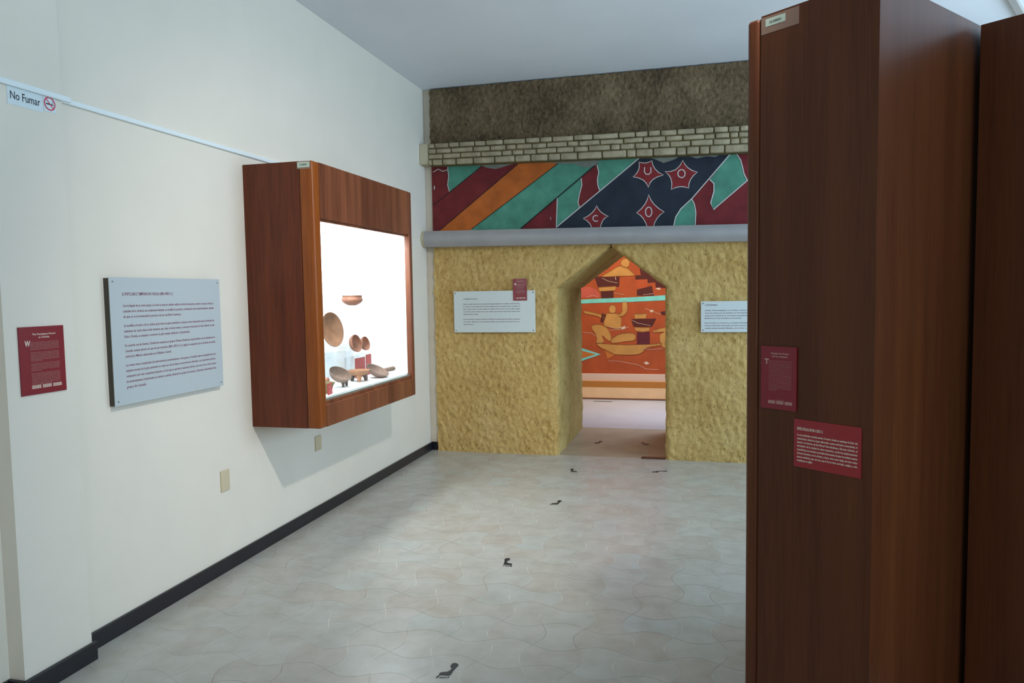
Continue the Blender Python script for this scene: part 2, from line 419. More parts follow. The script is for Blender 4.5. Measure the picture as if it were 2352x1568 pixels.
for i in range(-14, 26):
    for j in range(-24, 40):
        cx_ = TX + (i + .5) * S; cy_ = TY - (j + .5) * S
        if cx_ < XL - 0.12 or cx_ > XR or cy_ > 6.93 or cy_ < YF: continue
        dd = math.hypot(cx_, cy_)
        d = Vector((cx_, cy_, -1.56)); dep = d.dot(fw)
        sx = d.dot(r2) / max(dep, .01) * 1690; sy = -d.dot(u2) / max(dep, .01) * 1690
        vis = dep > 0.5 and -1250 < sx < 545 and sy < 860 and abs(sy) < 900
        cells.append((0 if vis else 1, dep if vis else dd, (i + j) % 2, cx_, cy_))
cells.sort()
rest = bmesh.new()
for n, (v, dep, odd, cx_, cy_) in enumerate(cells):
    cut = cx_ - .14 < XL or cy_ + .14 > 6.84
    if cut:
        b_ = bmesh.new(); add_tile(b_, odd, cx_, cy_, 0)
        for co, no in (((XL + .001, 0, 0), (-1, 0, 0)), ((0, 6.84, 0), (0, 1, 0))):
            bmesh.ops.bisect_plane(b_, geom=b_.verts[:] + b_.edges[:] + b_.faces[:], plane_co=co, plane_no=no, clear_outer=True)
        if not b_.faces: b_.free(); continue
        fixn(b_)
        if v == 0 and n < 300:
            obj('tile', b_, m_tile, floor)
        else:
            m2 = bpy.data.meshes.new('t'); b_.to_mesh(m2); b_.free(); rest.from_mesh(m2); bpy.data.meshes.remove(m2)
    elif v == 0 and n < 300:
        o = bpy.data.objects.new('tile', tm[odd]); col.objects.link(o); o.location = (cx_, cy_, random.uniform(-.0002, .0002)); o.parent = floor
    else:
        add_tile(rest, odd, cx_, cy_, random.uniform(-.0002, .0002))
ro = obj('distant_tiles', fixn(rest), m_tile_far, floor); ro['kind'] = 'stuff'
obj('passage_floor', BX(-1.5, -.2, 6.80, 8.30, -0.05, -0.001), m_cement, floor)
obj('far_room_floor', BX(XL, XR, 8.30, 10.75, -0.05, 0.0), m_farfloor, floor)

# ------------------------------------------------------------------ temple facade on the back wall
fac = thing('temple_facade', 'replica temple front of ochre stucco with vaulted doorway, painted frieze and stone cornice', 'facade', (-1.0, 6.81, 0))
DL, DR, ZS, AP, ZT = -1.333, -0.333, 1.59, (-0.822, 1.965), 1.985
YF_ = 6.81
def fr(v, o, h=1.0, oc=5): return noise.fractal(Vector(v), h, 2.0, oc)
def stucco_y(x, z):
    a = fr((x * 24 + z * 7, 3.1, z * 15 - x * 6), 5, .9, 4) * .0095
    b = fr((x * 60 + z * 20, 9.7, z * 40), 2, .8, 3) * .004
    return a + b
def xl_of(z): return DL if z <= ZS else DL + (AP[0] - DL) * (z - ZS) / (AP[1] - ZS)
def xr_of(z): return DR if z <= ZS else DR + (AP[0] - DR) * (z - ZS) / (AP[1] - ZS)
def facade_block(x_out, fx, nx, nz, z0, z1, flip, ragged):
    bm = bmesh.new(); g = []
    for j in range(nz + 1):
        z = z0 + (z1 - z0) * j / nz; row = []
        xi = fx(min(z, AP[1])); xo = x_out + (ragged * fr((0.3, 7.7, z * 14), 1, .8, 3))
        for i in range(nx + 1):
            t = i / nx; x = xo + (xi - xo) * t
            de = abs(x - xi)
            y = YF_ - stucco_y(x, z)
            rr = 0.05
            if de < rr: y += rr * (1 - math.sqrt(max(0, 1 - (1 - de / rr) ** 2)))
            jx = fr((5.5, 1.1, z * 18), 1, .8, 3) * .008 * (1 if t > .999 else 0)
            row.append(bm.verts.new((x + jx, y, z)))
        g.append(row)
    for j in range(nz):
        for i in range(nx):
            q = (g[j][i], g[j][i + 1], g[j + 1][i + 1], g[j + 1][i])
            bm.faces.new(q if not flip else q[::-1])
    # outer return towards the wall
    for j in range(nz):
        a, b = g[j][0], g[j + 1][0]
        c = bm.verts.new((a.co.x, 6.87, a.co.z)); d = bm.verts.new((b.co.x, 6.87, b.co.z))
        bm.faces.new((a, b, d, c))
    return bm
bm = facade_block(-2.552, xl_of, 110, 180, -0.004, 2.03, False, .012)
b2 = facade_block(2.6, xr_of, 190, 180, -0.004, 2.03, True, 0)
m2 = bpy.data.meshes.new('t'); b2.to_mesh(m2); b2.free(); bm.from_mesh(m2); bpy.data.meshes.remove(m2)
obj('lower_wall', bm, m_stucco, fac, smooth=True)
# vaulted passage: profile swept back through the thick wall
prof = []
def lerp(a, b, n): return [(a[0] + (b[0] - a[0]) * k / n, a[1] + (b[1] - a[1]) * k / n) for k in range(n)]
prof += lerp((DL, -0.004), (DL, ZS), 60) + lerp((DL, ZS), AP, 26) + lerp(AP, (DR, ZS), 26) + lerp((DR, ZS), (DR, -.004), 60) + [(DR, -.004)]
bm = bmesh.new(); g = []
for j in range(61):
    y = 6.845 + (8.26 - 6.845) * j / 60; row = []
    for k, (x, z) in enumerate(prof):
        d = fr((x * 20 + 3, y * 18, z * 14), 5, .9, 4) * .010
        nx = 1 if x < AP[0] else -1
        e = 0.03 * (1 - min(1, (y - 6.845) / .03)) ** 2
        xx = x + nx * d * (0.4 if z > ZS else 1) - nx * e * .3; zz = z - (abs(d) if z > ZS else 0)
        row.append(bm.verts.new((xx, y, zz)))
    g.append(row)
for j in range(60):
    for k in range(len(prof) - 1):
        bm.faces.new((g[j][k], g[j + 1][k], g[j + 1][k + 1], g[j][k + 1]))
obj('passage', bm, m_jamb, fac, smooth=True)
# upper wall
bm = bmesh.new(); g = []
nx, nz = 330, 60
for j in range(nz + 1):
    row = []
    for i in range(nx + 1):
        x = -2.556 + 5.0 * i / nx; z = 2.93 + (ZC - .012 - 2.93) * j / nz
        if i == 0: x += .012 * fr((2, 2, z * 20), 1, .8, 3)
        if j == nz: z += .010 * fr((x * 24, 4, 4), 1, .6, 4) + .002
        y = 6.80 - fr((x * 40, 1.2, z * 26), 5, .7, 4) * .008 - fr((x * 110 + z * 40, 4.2, z * 60), 5, .7, 2) * .003
        row.append(bm.verts.new((x, y, z)))
    g.append(row)
for j in range(nz):
    for i in range(nx): bm.faces.new((g[j][i], g[j][i + 1], g[j + 1][i + 1], g[j + 1][i]))
for j in range(nz):
    a, b = g[j][0], g[j + 1][0]
    bm.faces.new((a, b, bm.verts.new((b.co.x, 6.87, b.co.z)), bm.verts.new((a.co.x, 6.87, a.co.z))))
obj('upper_wall', bm, m_thatch, fac, smooth=True)
# painted frieze
FD = {"poly":[["green","green",[[-2.389,2.801],[-2.04,2.781],[-2.106,2.717],[-2.373,2.539],[-2.393,2.602],[-2.384,2.684],[-2.397,2.747]]],["orange","orange",[[-1.693,2.76],[-1.65,2.798],[-1.265,2.775],[-1.306,2.744],[-2.154,2.175],[-2.25,2.112],[-2.561,2.116],[-2.47,2.182]]],["green","green",[[-1.306,2.744],[-1.265,2.775],[-0.903,2.753],[-0.963,2.705],[-1.674,2.157],[-1.76,2.095],[-2.25,2.112],[-2.154,2.175]]],["green","green",[[-1.317,2.427],[-1.091,2.6],[-1.085,2.534],[-1.106,2.456],[-1.123,2.378],[-1.108,2.327],[-1.327,2.16]]],["green","green",[[-0.944,2.71],[-0.89,2.791],[-0.525,2.801],[-0.545,2.761],[-0.922,2.48],[-0.938,2.527],[-0.941,2.579],[-0.928,2.644]]],["navy","navy",[[-0.545,2.761],[-0.512,2.813],[0.26,2.783],[0.23,2.739],[-0.095,2.369],[-0.196,2.278],[-0.24,2.209],[-0.257,2.133],[-0.257,2.056],[-1.411,2.083],[-1.327,2.158]]],["green","green",[[0.23,2.739],[0.26,2.777],[0.26,2.746],[0.284,2.732],[0.315,2.68],[0.333,2.611],[0.343,2.56],[0.37,2.503],[0.085,2.259],[0.066,2.323],[0.09,2.417],[0.09,2.486],[0.056,2.526]]],["green","green",[[-0.102,2.365],[-0.077,2.317],[-0.064,2.24],[-0.07,2.132],[-0.07,2.055],[-0.257,2.056],[-0.257,2.133],[-0.244,2.209],[-0.196,2.274]]],["star","red2",[[-0.564,2.714],[-0.532,2.704],[-0.502,2.702],[-0.475,2.707],[-0.449,2.72],[-0.44,2.679],[-0.421,2.644],[-0.39,2.612],[-0.347,2.586],[-0.4,2.573],[-0.44,2.552],[-0.467,2.522],[-0.481,2.484],[-0.498,2.521],[-0.526,2.551],[-0.566,2.572],[-0.617,2.585],[-0.586,2.612],[-0.567,2.643],[-0.56,2.677]]],["star","red2",[[-0.177,2.706],[-0.158,2.666],[-0.13,2.635],[-0.095,2.611],[-0.052,2.595],[-0.086,2.567],[-0.11,2.535],[-0.124,2.499],[-0.127,2.459],[-0.164,2.472],[-0.202,2.476],[-0.24,2.47],[-0.278,2.454],[-0.273,2.506],[-0.281,2.55],[-0.302,2.587],[-0.334,2.617],[-0.283,2.614],[-0.239,2.628],[-0.204,2.659]]],["star","red2",[[-0.949,2.341],[-0.935,2.31],[-0.913,2.283],[-0.882,2.26],[-0.844,2.24],[-0.872,2.228],[-0.895,2.203],[-0.911,2.167],[-0.922,2.119],[-0.938,2.129],[-0.955,2.133],[-0.974,2.13],[-0.995,2.121],[-1.0,2.153],[-1.015,2.181],[-1.04,2.207],[-1.075,2.23],[-1.03,2.251],[-0.994,2.277],[-0.967,2.307]]],["star","red2",[[-0.478,2.419],[-0.46,2.373],[-0.431,2.331],[-0.391,2.292],[-0.341,2.258],[-0.377,2.234],[-0.405,2.203],[-0.426,2.165],[-0.438,2.12],[-0.451,2.13],[-0.463,2.134],[-0.476,2.131],[-0.489,2.122],[-0.506,2.169],[-0.528,2.208],[-0.554,2.238],[-0.586,2.26],[-0.544,2.296],[-0.512,2.334],[-0.49,2.375]]],["plaster","plaster",[[-2.559,2.811],[-2.048,2.768],[-1.991,2.744],[-1.905,2.728],[-1.82,2.748],[-1.749,2.764],[-1.679,2.78],[-1.32,2.752],[-1.265,2.735],[-1.157,2.733],[-1.09,2.705],[-1.024,2.688],[-0.957,2.711],[-0.903,2.766],[-0.551,2.771],[-0.423,2.731],[-0.347,2.694],[-0.296,2.704],[-0.246,2.72],[-0.208,2.743],[-0.145,2.746],[-0.058,2.715],[0.028,2.729],[0.102,2.718],[0.187,2.756],[0.381,2.744],[0.38,2.831],[-2.556,2.915]]]],"line":[["white",0.007,[[-0.564,2.714],[-0.532,2.704],[-0.502,2.702],[-0.475,2.707],[-0.449,2.72],[-0.44,2.679],[-0.421,2.644],[-0.39,2.612],[-0.347,2.586],[-0.4,2.573],[-0.44,2.552],[-0.467,2.522],[-0.481,2.484],[-0.498,2.521],[-0.526,2.551],[-0.566,2.572],[-0.617,2.585],[-0.586,2.612],[-0.567,2.643],[-0.56,2.677],[-0.564,2.714]]],["white",0.007,[[-0.177,2.706],[-0.158,2.666],[-0.13,2.635],[-0.095,2.611],[-0.052,2.595],[-0.086,2.567],[-0.11,2.535],[-0.124,2.499],[-0.127,2.459],[-0.164,2.472],[-0.202,2.476],[-0.24,2.47],[-0.278,2.454],[-0.273,2.506],[-0.281,2.55],[-0.302,2.587],[-0.334,2.617],[-0.283,2.614],[-0.239,2.628],[-0.204,2.659],[-0.177,2.706]]],["white",0.007,[[-0.949,2.341],[-0.935,2.31],[-0.913,2.283],[-0.882,2.26],[-0.844,2.24],[-0.872,2.228],[-0.895,2.203],[-0.911,2.167],[-0.922,2.119],[-0.938,2.129],[-0.955,2.133],[-0.974,2.13],[-0.995,2.121],[-1.0,2.153],[-1.015,2.181],[-1.04,2.207],[-1.075,2.23],[-1.03,2.251],[-0.994,2.277],[-0.967,2.307],[-0.949,2.341]]],["white",0.007,[[-0.478,2.419],[-0.46,2.373],[-0.431,2.331],[-0.391,2.292],[-0.341,2.258],[-0.377,2.234],[-0.405,2.203],[-0.426,2.165],[-0.438,2.12],[-0.451,2.13],[-0.463,2.134],[-0.476,2.131],[-0.489,2.122],[-0.506,2.169],[-0.528,2.208],[-0.554,2.238],[-0.586,2.26],[-0.544,2.296],[-0.512,2.334],[-0.49,2.375],[-0.478,2.419]]],["white",0.007,[[-2.389,2.774],[-2.381,2.684],[-2.393,2.602],[-2.376,2.539]]],["white",0.007,[[-2.539,2.734],[-2.486,2.761],[-2.442,2.736],[-2.395,2.747]]],["dark",0.006,[[-2.04,2.767],[-2.546,2.415]]],["dark",0.006,[[-1.693,2.76],[-2.47,2.182]]],["dark",0.006,[[-1.306,2.744],[-2.154,2.175]]],["dark",0.01,[[-0.963,2.705],[-1.674,2.157]]],["white",0.008,[[-1.317,2.427],[-1.33,2.158]]],["white",0.008,[[-1.091,2.6],[-1.085,2.534],[-1.109,2.45],[-1.123,2.378],[-1.108,2.327]]],["white",0.008,[[-0.944,2.71],[-0.928,2.644],[-0.941,2.579],[-0.938,2.527],[-0.922,2.48]]],["white",0.009,[[-1.33,2.158],[-0.545,2.761]]],["white",0.009,[[0.23,2.739],[-0.095,2.369],[-0.196,2.278],[-0.24,2.209],[-0.257,2.133]]],["white",0.008,[[0.278,2.738],[0.315,2.68],[0.333,2.611],[0.343,2.56],[0.37,2.503]]],["white",0.009,[[0.382,2.508],[0.085,2.259],[0.063,2.323],[0.09,2.417],[0.09,2.486],[0.056,2.526]]],["white",0.008,[[-0.102,2.365],[-0.077,2.317],[-0.064,2.24],[-0.07,2.132]]],["white",0.009,[[-0.513,2.666],[-0.516,2.627],[-0.503,2.603],[-0.477,2.599],[-0.457,2.617],[-0.459,2.662]]],["white",0.009,[[-0.158,2.588],[-0.16,2.575],[-0.167,2.563],[-0.177,2.556],[-0.189,2.554],[-0.201,2.558],[-0.211,2.566],[-0.218,2.578],[-0.221,2.592],[-0.218,2.605],[-0.211,2.616],[-0.201,2.623],[-0.189,2.625],[-0.177,2.622],[-0.167,2.614],[-0.16,2.602],[-0.158,2.588]]],["white",0.009,[[-0.45,2.263],[-0.452,2.247],[-0.459,2.233],[-0.468,2.224],[-0.479,2.222],[-0.489,2.225],[-0.499,2.235],[-0.505,2.249],[-0.507,2.265],[-0.505,2.282],[-0.498,2.295],[-0.489,2.304],[-0.478,2.307],[-0.467,2.303],[-0.458,2.294],[-0.452,2.279],[-0.45,2.263]]],["white",0.009,[[-0.941,2.245],[-0.947,2.249],[-0.955,2.251],[-0.962,2.252],[-0.969,2.25],[-0.976,2.246],[-0.981,2.241],[-0.984,2.234],[-0.985,2.227],[-0.984,2.219],[-0.981,2.212],[-0.976,2.206],[-0.97,2.202],[-0.963,2.2],[-0.955,2.199],[-0.948,2.201],[-0.941,2.205]]],["white",0.004,[[-1.388,2.256],[-1.378,2.242],[-1.384,2.227]]],["white",0.01,[[-2.527,2.602],[-2.532,2.567]]]]}
MY = Matrix(((1, 0, 0, 0), (0, 0, -1, 6.82), (0, 1, 0, 0), (0, 0, 0, 1)))   # plane x,z ; thickness towards the room
names = list(FM); fm = [FM[k] for k in names]
bm = bmesh.new()
poly_prism(bm, [(-2.556, 2.06), (2.4, 2.02), (2.4, 2.86), (-2.556, 2.86)], Matrix(((1, 0, 0, 0), (0, 0, -1, 6.87), (0, 1, 0, 0), (0, 0, 0, 1))), .05, names.index('red'))
for k, (nm, c, pts) in enumerate(FD['poly']):
    poly_prism(bm, pts, MY, .0006 + .0002 * k, names.index(c))
for k, (c, wd, pts) in enumerate(FD['line']):
    ribbon(bm, pts, wd, MY, .0045 + .00004 * k, names.index(c))
fixn(bm)
obj('painted_frieze', bm, fm, fac)
# ledge below the frieze: half-round
def beam(bm, x0, z0a, z1a, x1, z0b, z1b, yf, yb, bulge, mat=0, seg=8):
    ra = []; rb = []
    for (x, z0, z1, ring) in ((x0, z0a, z1a, ra), (x1, z0b, z1b, rb)):
        for k in range(seg + 1):
            t = k / seg; ring.append(bm.verts.new((x, yf + bulge * (1 - math.sin(PI * t)), z0 + (z1 - z0) * t)))
        ring.append(bm.verts.new((x, yb, z1))); ring.append(bm.verts.new((x, yb, z0)))
    n = len(ra)
    for k in range(n):
        f = bm.faces.new((ra[k], rb[k], rb[(k + 1) % n], ra[(k + 1) % n])); f.material_index = mat
    for r_ in (ra[::-1], rb):
        f = bm.faces.new(r_); f.material_index = mat
def zl_(x, a, b): return a + (b - a) * (x + 2.59) / 2.957
bm = bmesh.new()
beam(bm, -2.60, 2.008, 2.161, 2.4, 2.008 - .0135 * 5.0, 2.161 - .0152 * 5.0, 6.67, 6.87, .05); fixn(bm)
obj('ledge', bm, m_ledge, fac, smooth=True)
bm = bmesh.new(); beam(bm, -2.634, 2.012, 2.160, -2.601, 2.012, 2.160, 6.675, 6.87, .05); fixn(bm)
o = obj('ledge_end', bm, m_cream, fac, smooth=True); o['label'] = 'cream painted end of the grey ledge'
# cornice of stone bricks
BZL, BZR = [2.988,2.937,2.887,2.837,2.778], [2.955,2.901,2.852,2.797,2.724]
BR = [[-2.548,-2.475,-2.33,-2.23,-2.08,-1.967,-1.8,-1.586,-1.45,-1.336,-1.136,-0.965,-0.732,-0.586,-0.472,-0.366,-0.223,-0.069,0.088,0.208,0.303,0.376],[-2.548,-2.461,-2.309,-2.094,-1.925,-1.772,-1.675,-1.525,-1.39,-1.196,-1.09,-0.9,-0.688,-0.516,-0.322,-0.174,0.01,0.1,0.22,0.291,0.376],[-2.548,-2.395,-2.222,-2.017,-1.814,-1.717,-1.607,-1.484,-1.296,-1.136,-1.004,-0.803,-0.72,-0.586,-0.466,-0.378,-0.285,-0.106,0.082,0.226,0.303,0.376],[-2.548,-2.504,-2.402,-2.265,-2.094,-1.883,-1.689,-1.539,-1.376,-1.262,-1.103,-0.881,-0.662,-0.579,-0.428,-0.229,-0.143,-0.033,0.052,0.178,0.374]]
def zrow(r, x): return BZL[r] + (BZR[r] - BZL[r]) * (x + 2.545) / 2.915
bm = bmesh.new()
v = []
beam(bm, -2.545, BZL[4] + .004, BZL[0] - .006, 2.4, zrow(4, 2.4) + .004, zrow(0, 2.4) - .006, 6.712, 6.87, .012); fixn(bm)
corn = obj('cornice', bm, m_mortar, fac)
for r, xs in enumerate(BR):
    xs = list(xs); rr = random.Random(40 + r)
    while xs[-1] < 1.2: xs.append(xs[-1] + rr.uniform(.09, .2))
    for a, b in zip(xs[:-1], xs[1:]):
        if b - a < .02: continue
        bm = bmesh.new()
        zt = zrow(r, (a + b) / 2) - .006; zb = zrow(r + 1, (a + b) / 2) + .004
        pr = rr.uniform(.012, .024)
        box(bm, a + .004, b - .005, 6.712 - pr, 6.735, zb, zt, bev=.011, seg=2)
        for v_ in bm.verts:
            v_.co.y += .004 * fr((v_.co.x * 30, r * 3.3, v_.co.z * 40), 2, .8, 2)
            v_.co.z += .003 * fr((v_.co.x * 22, r * 1.3 + 9, 2), 2, .8, 2) + (BZR[r] - BZL[r]) * (v_.co.x - (a + b) / 2) / 2.915
        obj('brick', bm, m_brick, corn, smooth=True)
bm = BX(-2.634, -2.546, 6.706, 6.87, 2.795, 2.985, bev=.006)
o = obj('cornice_end', bm, m_cream, fac); o['label'] = 'cream painted end of the stone cornice'

# ------------------------------------------------------------------ far room with the mural
bm = BX(XL, XR, 10.57, 10.75, -.1, 3.2); struct('wall_far', bm, MM['mred'])
bm = bmesh.new(); box(bm, XL, -1.36, 8.24, 8.34, -.1, 3.2); box(bm, -.30, XR, 8.24, 8.34, -.1, 3.2); box(bm, -1.36, -.30, 8.24, 8.34, 1.97, 3.2)
struct('wall_far_near_side', bm, m_concrete)
struct('wall_far_left', BX(XL - .1, XL, 6.96, 10.75, -.1, 3.2), m_concrete)
struct('wall_far_right', BX(XR, XR + .1, 6.96, 10.75, -.1, 3.2), m_concrete)
struct('ceiling_far', BX(XL - .1, XR + .1, 6.96, 10.75, 3.1, 3.25), m_ceil)
struct('wall_passage_fill', BX(XL, XR, 7.0, 8.24, 2.05, 3.1), m_concrete)
mn = list(MM); mmat = [MM[k] for k in mn]
MD = [["mred",[[-2.173,2.697],[-0.139,2.611],[-0.138,0.382],[-2.203,0.365]]],["ochre",[[-1.406,1.766],[-1.382,1.786],[-1.33,1.815],[-1.278,1.842],[-1.235,1.869],[-1.192,1.895],[-1.152,1.91],[-1.118,1.91],[-1.087,1.899],[-1.058,1.884],[-1.029,1.865],[-1.002,1.842],[-0.98,1.82],[-0.958,1.8],[-0.94,1.782],[-0.949,1.769],[-1.002,1.764],[-1.081,1.764],[-1.152,1.764],[-1.2,1.762],[-1.239,1.761],[-1.279,1.76],[-1.331,1.759],[-1.383,1.758]]],["ochre",[[-1.01,1.946],[-1.011,1.939],[-1.012,1.93],[-1.015,1.921],[-1.019,1.913],[-1.024,1.906],[-1.029,1.9],[-1.035,1.894],[-1.042,1.89],[-1.049,1.886],[-1.057,1.884],[-1.065,1.882],[-1.073,1.882],[-1.081,1.883],[-1.089,1.884],[-1.097,1.887],[-1.104,1.891],[-1.111,1.896],[-1.117,1.902],[-1.122,1.909],[-1.127,1.916],[-1.131,1.924],[-1.134,1.932],[-1.135,1.941],[-1.136,1.949],[-1.135,1.957],[-1.134,1.966],[-1.131,1.974],[-1.127,1.982],[-1.123,1.989],[-1.117,1.995],[-1.111,2.001],[-1.103,2.005],[-1.096,2.009],[-1.088,2.011],[-1.08,2.013],[-1.072,2.013],[-1.064,2.012],[-1.056,2.011],[-1.049,2.008],[-1.042,2.004],[-1.034,1.999],[-1.028,1.993],[-1.023,1.986],[-1.018,1.979],[-1.015,1.971],[-1.013,1.962],[-1.011,1.953],[-1.01,1.946],[-1.009,1.945],[-1.009,1.947]]],["maroon",[[-0.871,1.864],[-0.855,1.77],[-0.933,1.769],[-0.93,1.709],[-0.763,1.713],[-0.76,1.659],[-0.655,1.665],[-0.648,1.594],[-0.441,1.575],[-0.441,1.854]]],["orange2",[[-0.93,1.706],[-0.766,1.709],[-0.763,1.596],[-0.931,1.583]]],["maroon",[[-1.518,1.765],[-1.153,1.758],[-1.16,1.611],[-1.463,1.608]]],["ochre",[[-1.455,1.611],[-1.204,1.623],[-1.22,1.56],[-1.44,1.552]]],["maroon",[[-1.424,1.552],[-1.241,1.557],[-1.241,1.449],[-1.416,1.448]]],["pink",[[-1.803,1.47],[-1.799,1.499],[-1.788,1.528],[-1.771,1.554],[-1.747,1.577],[-1.719,1.595],[-1.687,1.609],[-1.652,1.617],[-1.615,1.619],[-1.579,1.615],[-1.545,1.606],[-1.513,1.592],[-1.485,1.572],[-1.463,1.549],[-1.446,1.523],[-1.436,1.494],[-1.432,1.465]]],["maroon",[[-0.911,1.567],[-0.701,1.619],[-0.671,1.477],[-0.911,1.481]]],["turq",[[-1.714,1.436],[-1.408,1.448],[-0.997,1.459],[-0.502,1.483],[-0.502,1.413],[-0.998,1.395],[-1.409,1.388],[-1.715,1.38]]],["ochre",[[-1.208,1.295],[-1.209,1.289],[-1.21,1.28],[-1.212,1.271],[-1.215,1.263],[-1.219,1.256],[-1.223,1.25],[-1.228,1.245],[-1.233,1.24],[-1.239,1.237],[-1.245,1.234],[-1.252,1.233],[-1.259,1.232],[-1.265,1.233],[-1.272,1.234],[-1.278,1.237],[-1.284,1.241],[-1.29,1.245],[-1.295,1.251],[-1.299,1.257],[-1.303,1.265],[-1.306,1.272],[-1.308,1.28],[-1.309,1.288],[-1.309,1.296],[-1.308,1.304],[-1.307,1.312],[-1.305,1.32],[-1.302,1.328],[-1.298,1.335],[-1.294,1.341],[-1.289,1.346],[-1.283,1.351],[-1.277,1.354],[-1.271,1.357],[-1.264,1.358],[-1.258,1.359],[-1.252,1.358],[-1.245,1.357],[-1.239,1.354],[-1.233,1.35],[-1.227,1.346],[-1.222,1.34],[-1.218,1.334],[-1.214,1.326],[-1.211,1.319],[-1.209,1.31],[-1.208,1.301],[-1.208,1.295],[-1.208,1.294],[-1.208,1.296]]],["ochre",[[-1.362,1.225],[-1.341,1.237],[-1.313,1.24],[-1.283,1.24],[-1.251,1.239],[-1.217,1.236],[-1.188,1.231],[-1.167,1.228],[-1.151,1.223],[-1.14,1.207],[-1.133,1.17],[-1.132,1.122],[-1.133,1.08],[-1.135,1.049],[-1.141,1.024],[-1.157,1.009],[-1.188,1.007],[-1.228,1.015],[-1.268,1.025],[-1.307,1.033],[-1.345,1.043],[-1.372,1.057],[-1.383,1.077],[-1.384,1.102],[-1.382,1.129],[-1.38,1.162],[-1.374,1.198]]],["ochre",[[-1.188,1.223],[-1.173,1.23],[-1.145,1.236],[-1.124,1.254],[-1.119,1.299],[-1.12,1.356],[-1.115,1.397],[-1.096,1.413],[-1.071,1.412],[-1.053,1.396],[-1.045,1.356],[-1.044,1.301],[-1.053,1.254],[-1.077,1.221],[-1.111,1.196],[-1.14,1.183],[-1.163,1.188],[-1.182,1.206]]],["ochre",[[-1.362,1.222],[-1.369,1.205],[-1.388,1.182],[-1.411,1.169],[-1.432,1.174],[-1.457,1.188],[-1.491,1.202],[-1.544,1.213],[-1.605,1.223],[-1.651,1.235],[-1.672,1.25],[-1.677,1.266],[-1.667,1.275],[-1.639,1.274],[-1.598,1.267],[-1.554,1.258],[-1.51,1.246],[-1.464,1.232],[-1.426,1.222],[-1.396,1.221],[-1.373,1.225]]],["maroon",[[-1.41,1.241],[-1.346,1.217],[-1.387,1.097],[-1.435,1.113]]],["ochre",[[-1.564,1.034],[-1.557,1.057],[-1.535,1.07],[-1.508,1.077],[-1.479,1.08],[-1.445,1.078],[-1.411,1.069],[-1.377,1.054],[-1.344,1.032],[-1.316,1.001],[-1.293,0.954],[-1.276,0.898],[-1.269,0.857],[-1.276,0.839],[-1.294,0.834],[-1.317,0.841],[-1.35,0.867],[-1.389,0.904],[-1.413,0.921],[-1.406,0.899],[-1.386,0.858],[-1.381,0.825],[-1.412,0.81],[-1.46,0.803],[-1.494,0.809],[-1.497,0.831],[-1.486,0.866],[-1.485,0.905],[-1.51,0.949],[-1.544,0.996]]],["ochre",[[-1.285,0.857],[-1.256,0.884],[-1.208,0.914],[-1.158,0.937],[-1.104,0.949],[-1.047,0.954],[-1.0,0.953],[-0.968,0.947],[-0.946,0.936],[-0.934,0.921],[-0.93,0.898],[-0.936,0.87],[-0.953,0.849],[-0.985,0.84],[-1.029,0.837],[-1.079,0.833],[-1.139,0.822],[-1.205,0.81],[-1.254,0.806],[-1.281,0.816],[-1.292,0.835]]],["maroon",[[-0.999,1.151],[-0.641,1.156],[-0.703,1.039],[-0.96,1.04]]],["ochre",[[-0.945,1.035],[-0.734,1.031],[-0.742,0.98],[-0.828,0.965],[-0.929,0.984]]],["maroon2",[[-0.914,0.96],[-0.732,0.971],[-0.732,0.794],[-0.915,0.786]]],["ochre",[[-0.952,1.221],[-0.772,1.228],[-0.788,1.157],[-0.936,1.155]]],["ochre",[[-1.486,0.801],[-1.416,0.803],[-1.303,0.793],[-1.19,0.785],[-1.092,0.784],[-0.996,0.785],[-0.907,0.786],[-0.826,0.788],[-0.752,0.79],[-0.689,0.794],[-0.635,0.8],[-0.591,0.808],[-0.565,0.81],[-0.558,0.803],[-0.568,0.792],[-0.596,0.779],[-0.652,0.767],[-0.725,0.754],[-0.782,0.739],[-0.806,0.721],[-0.814,0.701],[-0.829,0.683],[-0.855,0.667],[-0.887,0.653],[-0.939,0.643],[-1.025,0.638],[-1.131,0.639],[-1.223,0.646],[-1.287,0.663],[-1.338,0.687],[-1.382,0.713],[-1.436,0.745],[-1.483,0.779]]],["ochre2",[[-1.382,0.729],[-1.223,0.641],[-1.335,0.576]]],["ochre",[[-0.673,0.991],[-0.605,1.013],[-0.51,1.034],[-0.442,1.022],[-0.421,0.943],[-0.425,0.829],[-0.443,0.748],[-0.478,0.726],[-0.527,0.737],[-0.565,0.763],[-0.586,0.809],[-0.596,0.871],[-0.596,0.92],[-0.575,0.946],[-0.543,0.959],[-0.534,0.967],[-0.571,0.967],[-0.63,0.962],[-0.673,0.96],[-0.692,0.968],[-0.695,0.979]]],["turq",[[-1.786,0.76],[-1.431,0.645],[-1.789,0.516]]],["ochre2",[[-1.787,0.714],[-1.495,0.645],[-1.788,0.562]]],["white",[[-0.734,1.275],[-0.679,1.282],[-0.695,1.243],[-0.726,1.248]]],["white",[[-0.822,0.525],[-0.783,0.549],[-0.736,0.517],[-0.783,0.501]]],["white",[[-0.655,1.579],[-0.594,1.593],[-0.579,1.562],[-0.617,1.562]]],["white",[[-1.141,1.032],[-1.078,1.056],[-1.078,1.016],[-1.126,1.0]]],["maroon",[[-0.579,1.25],[-0.503,1.265],[-0.503,1.202],[-0.572,1.21]]]]
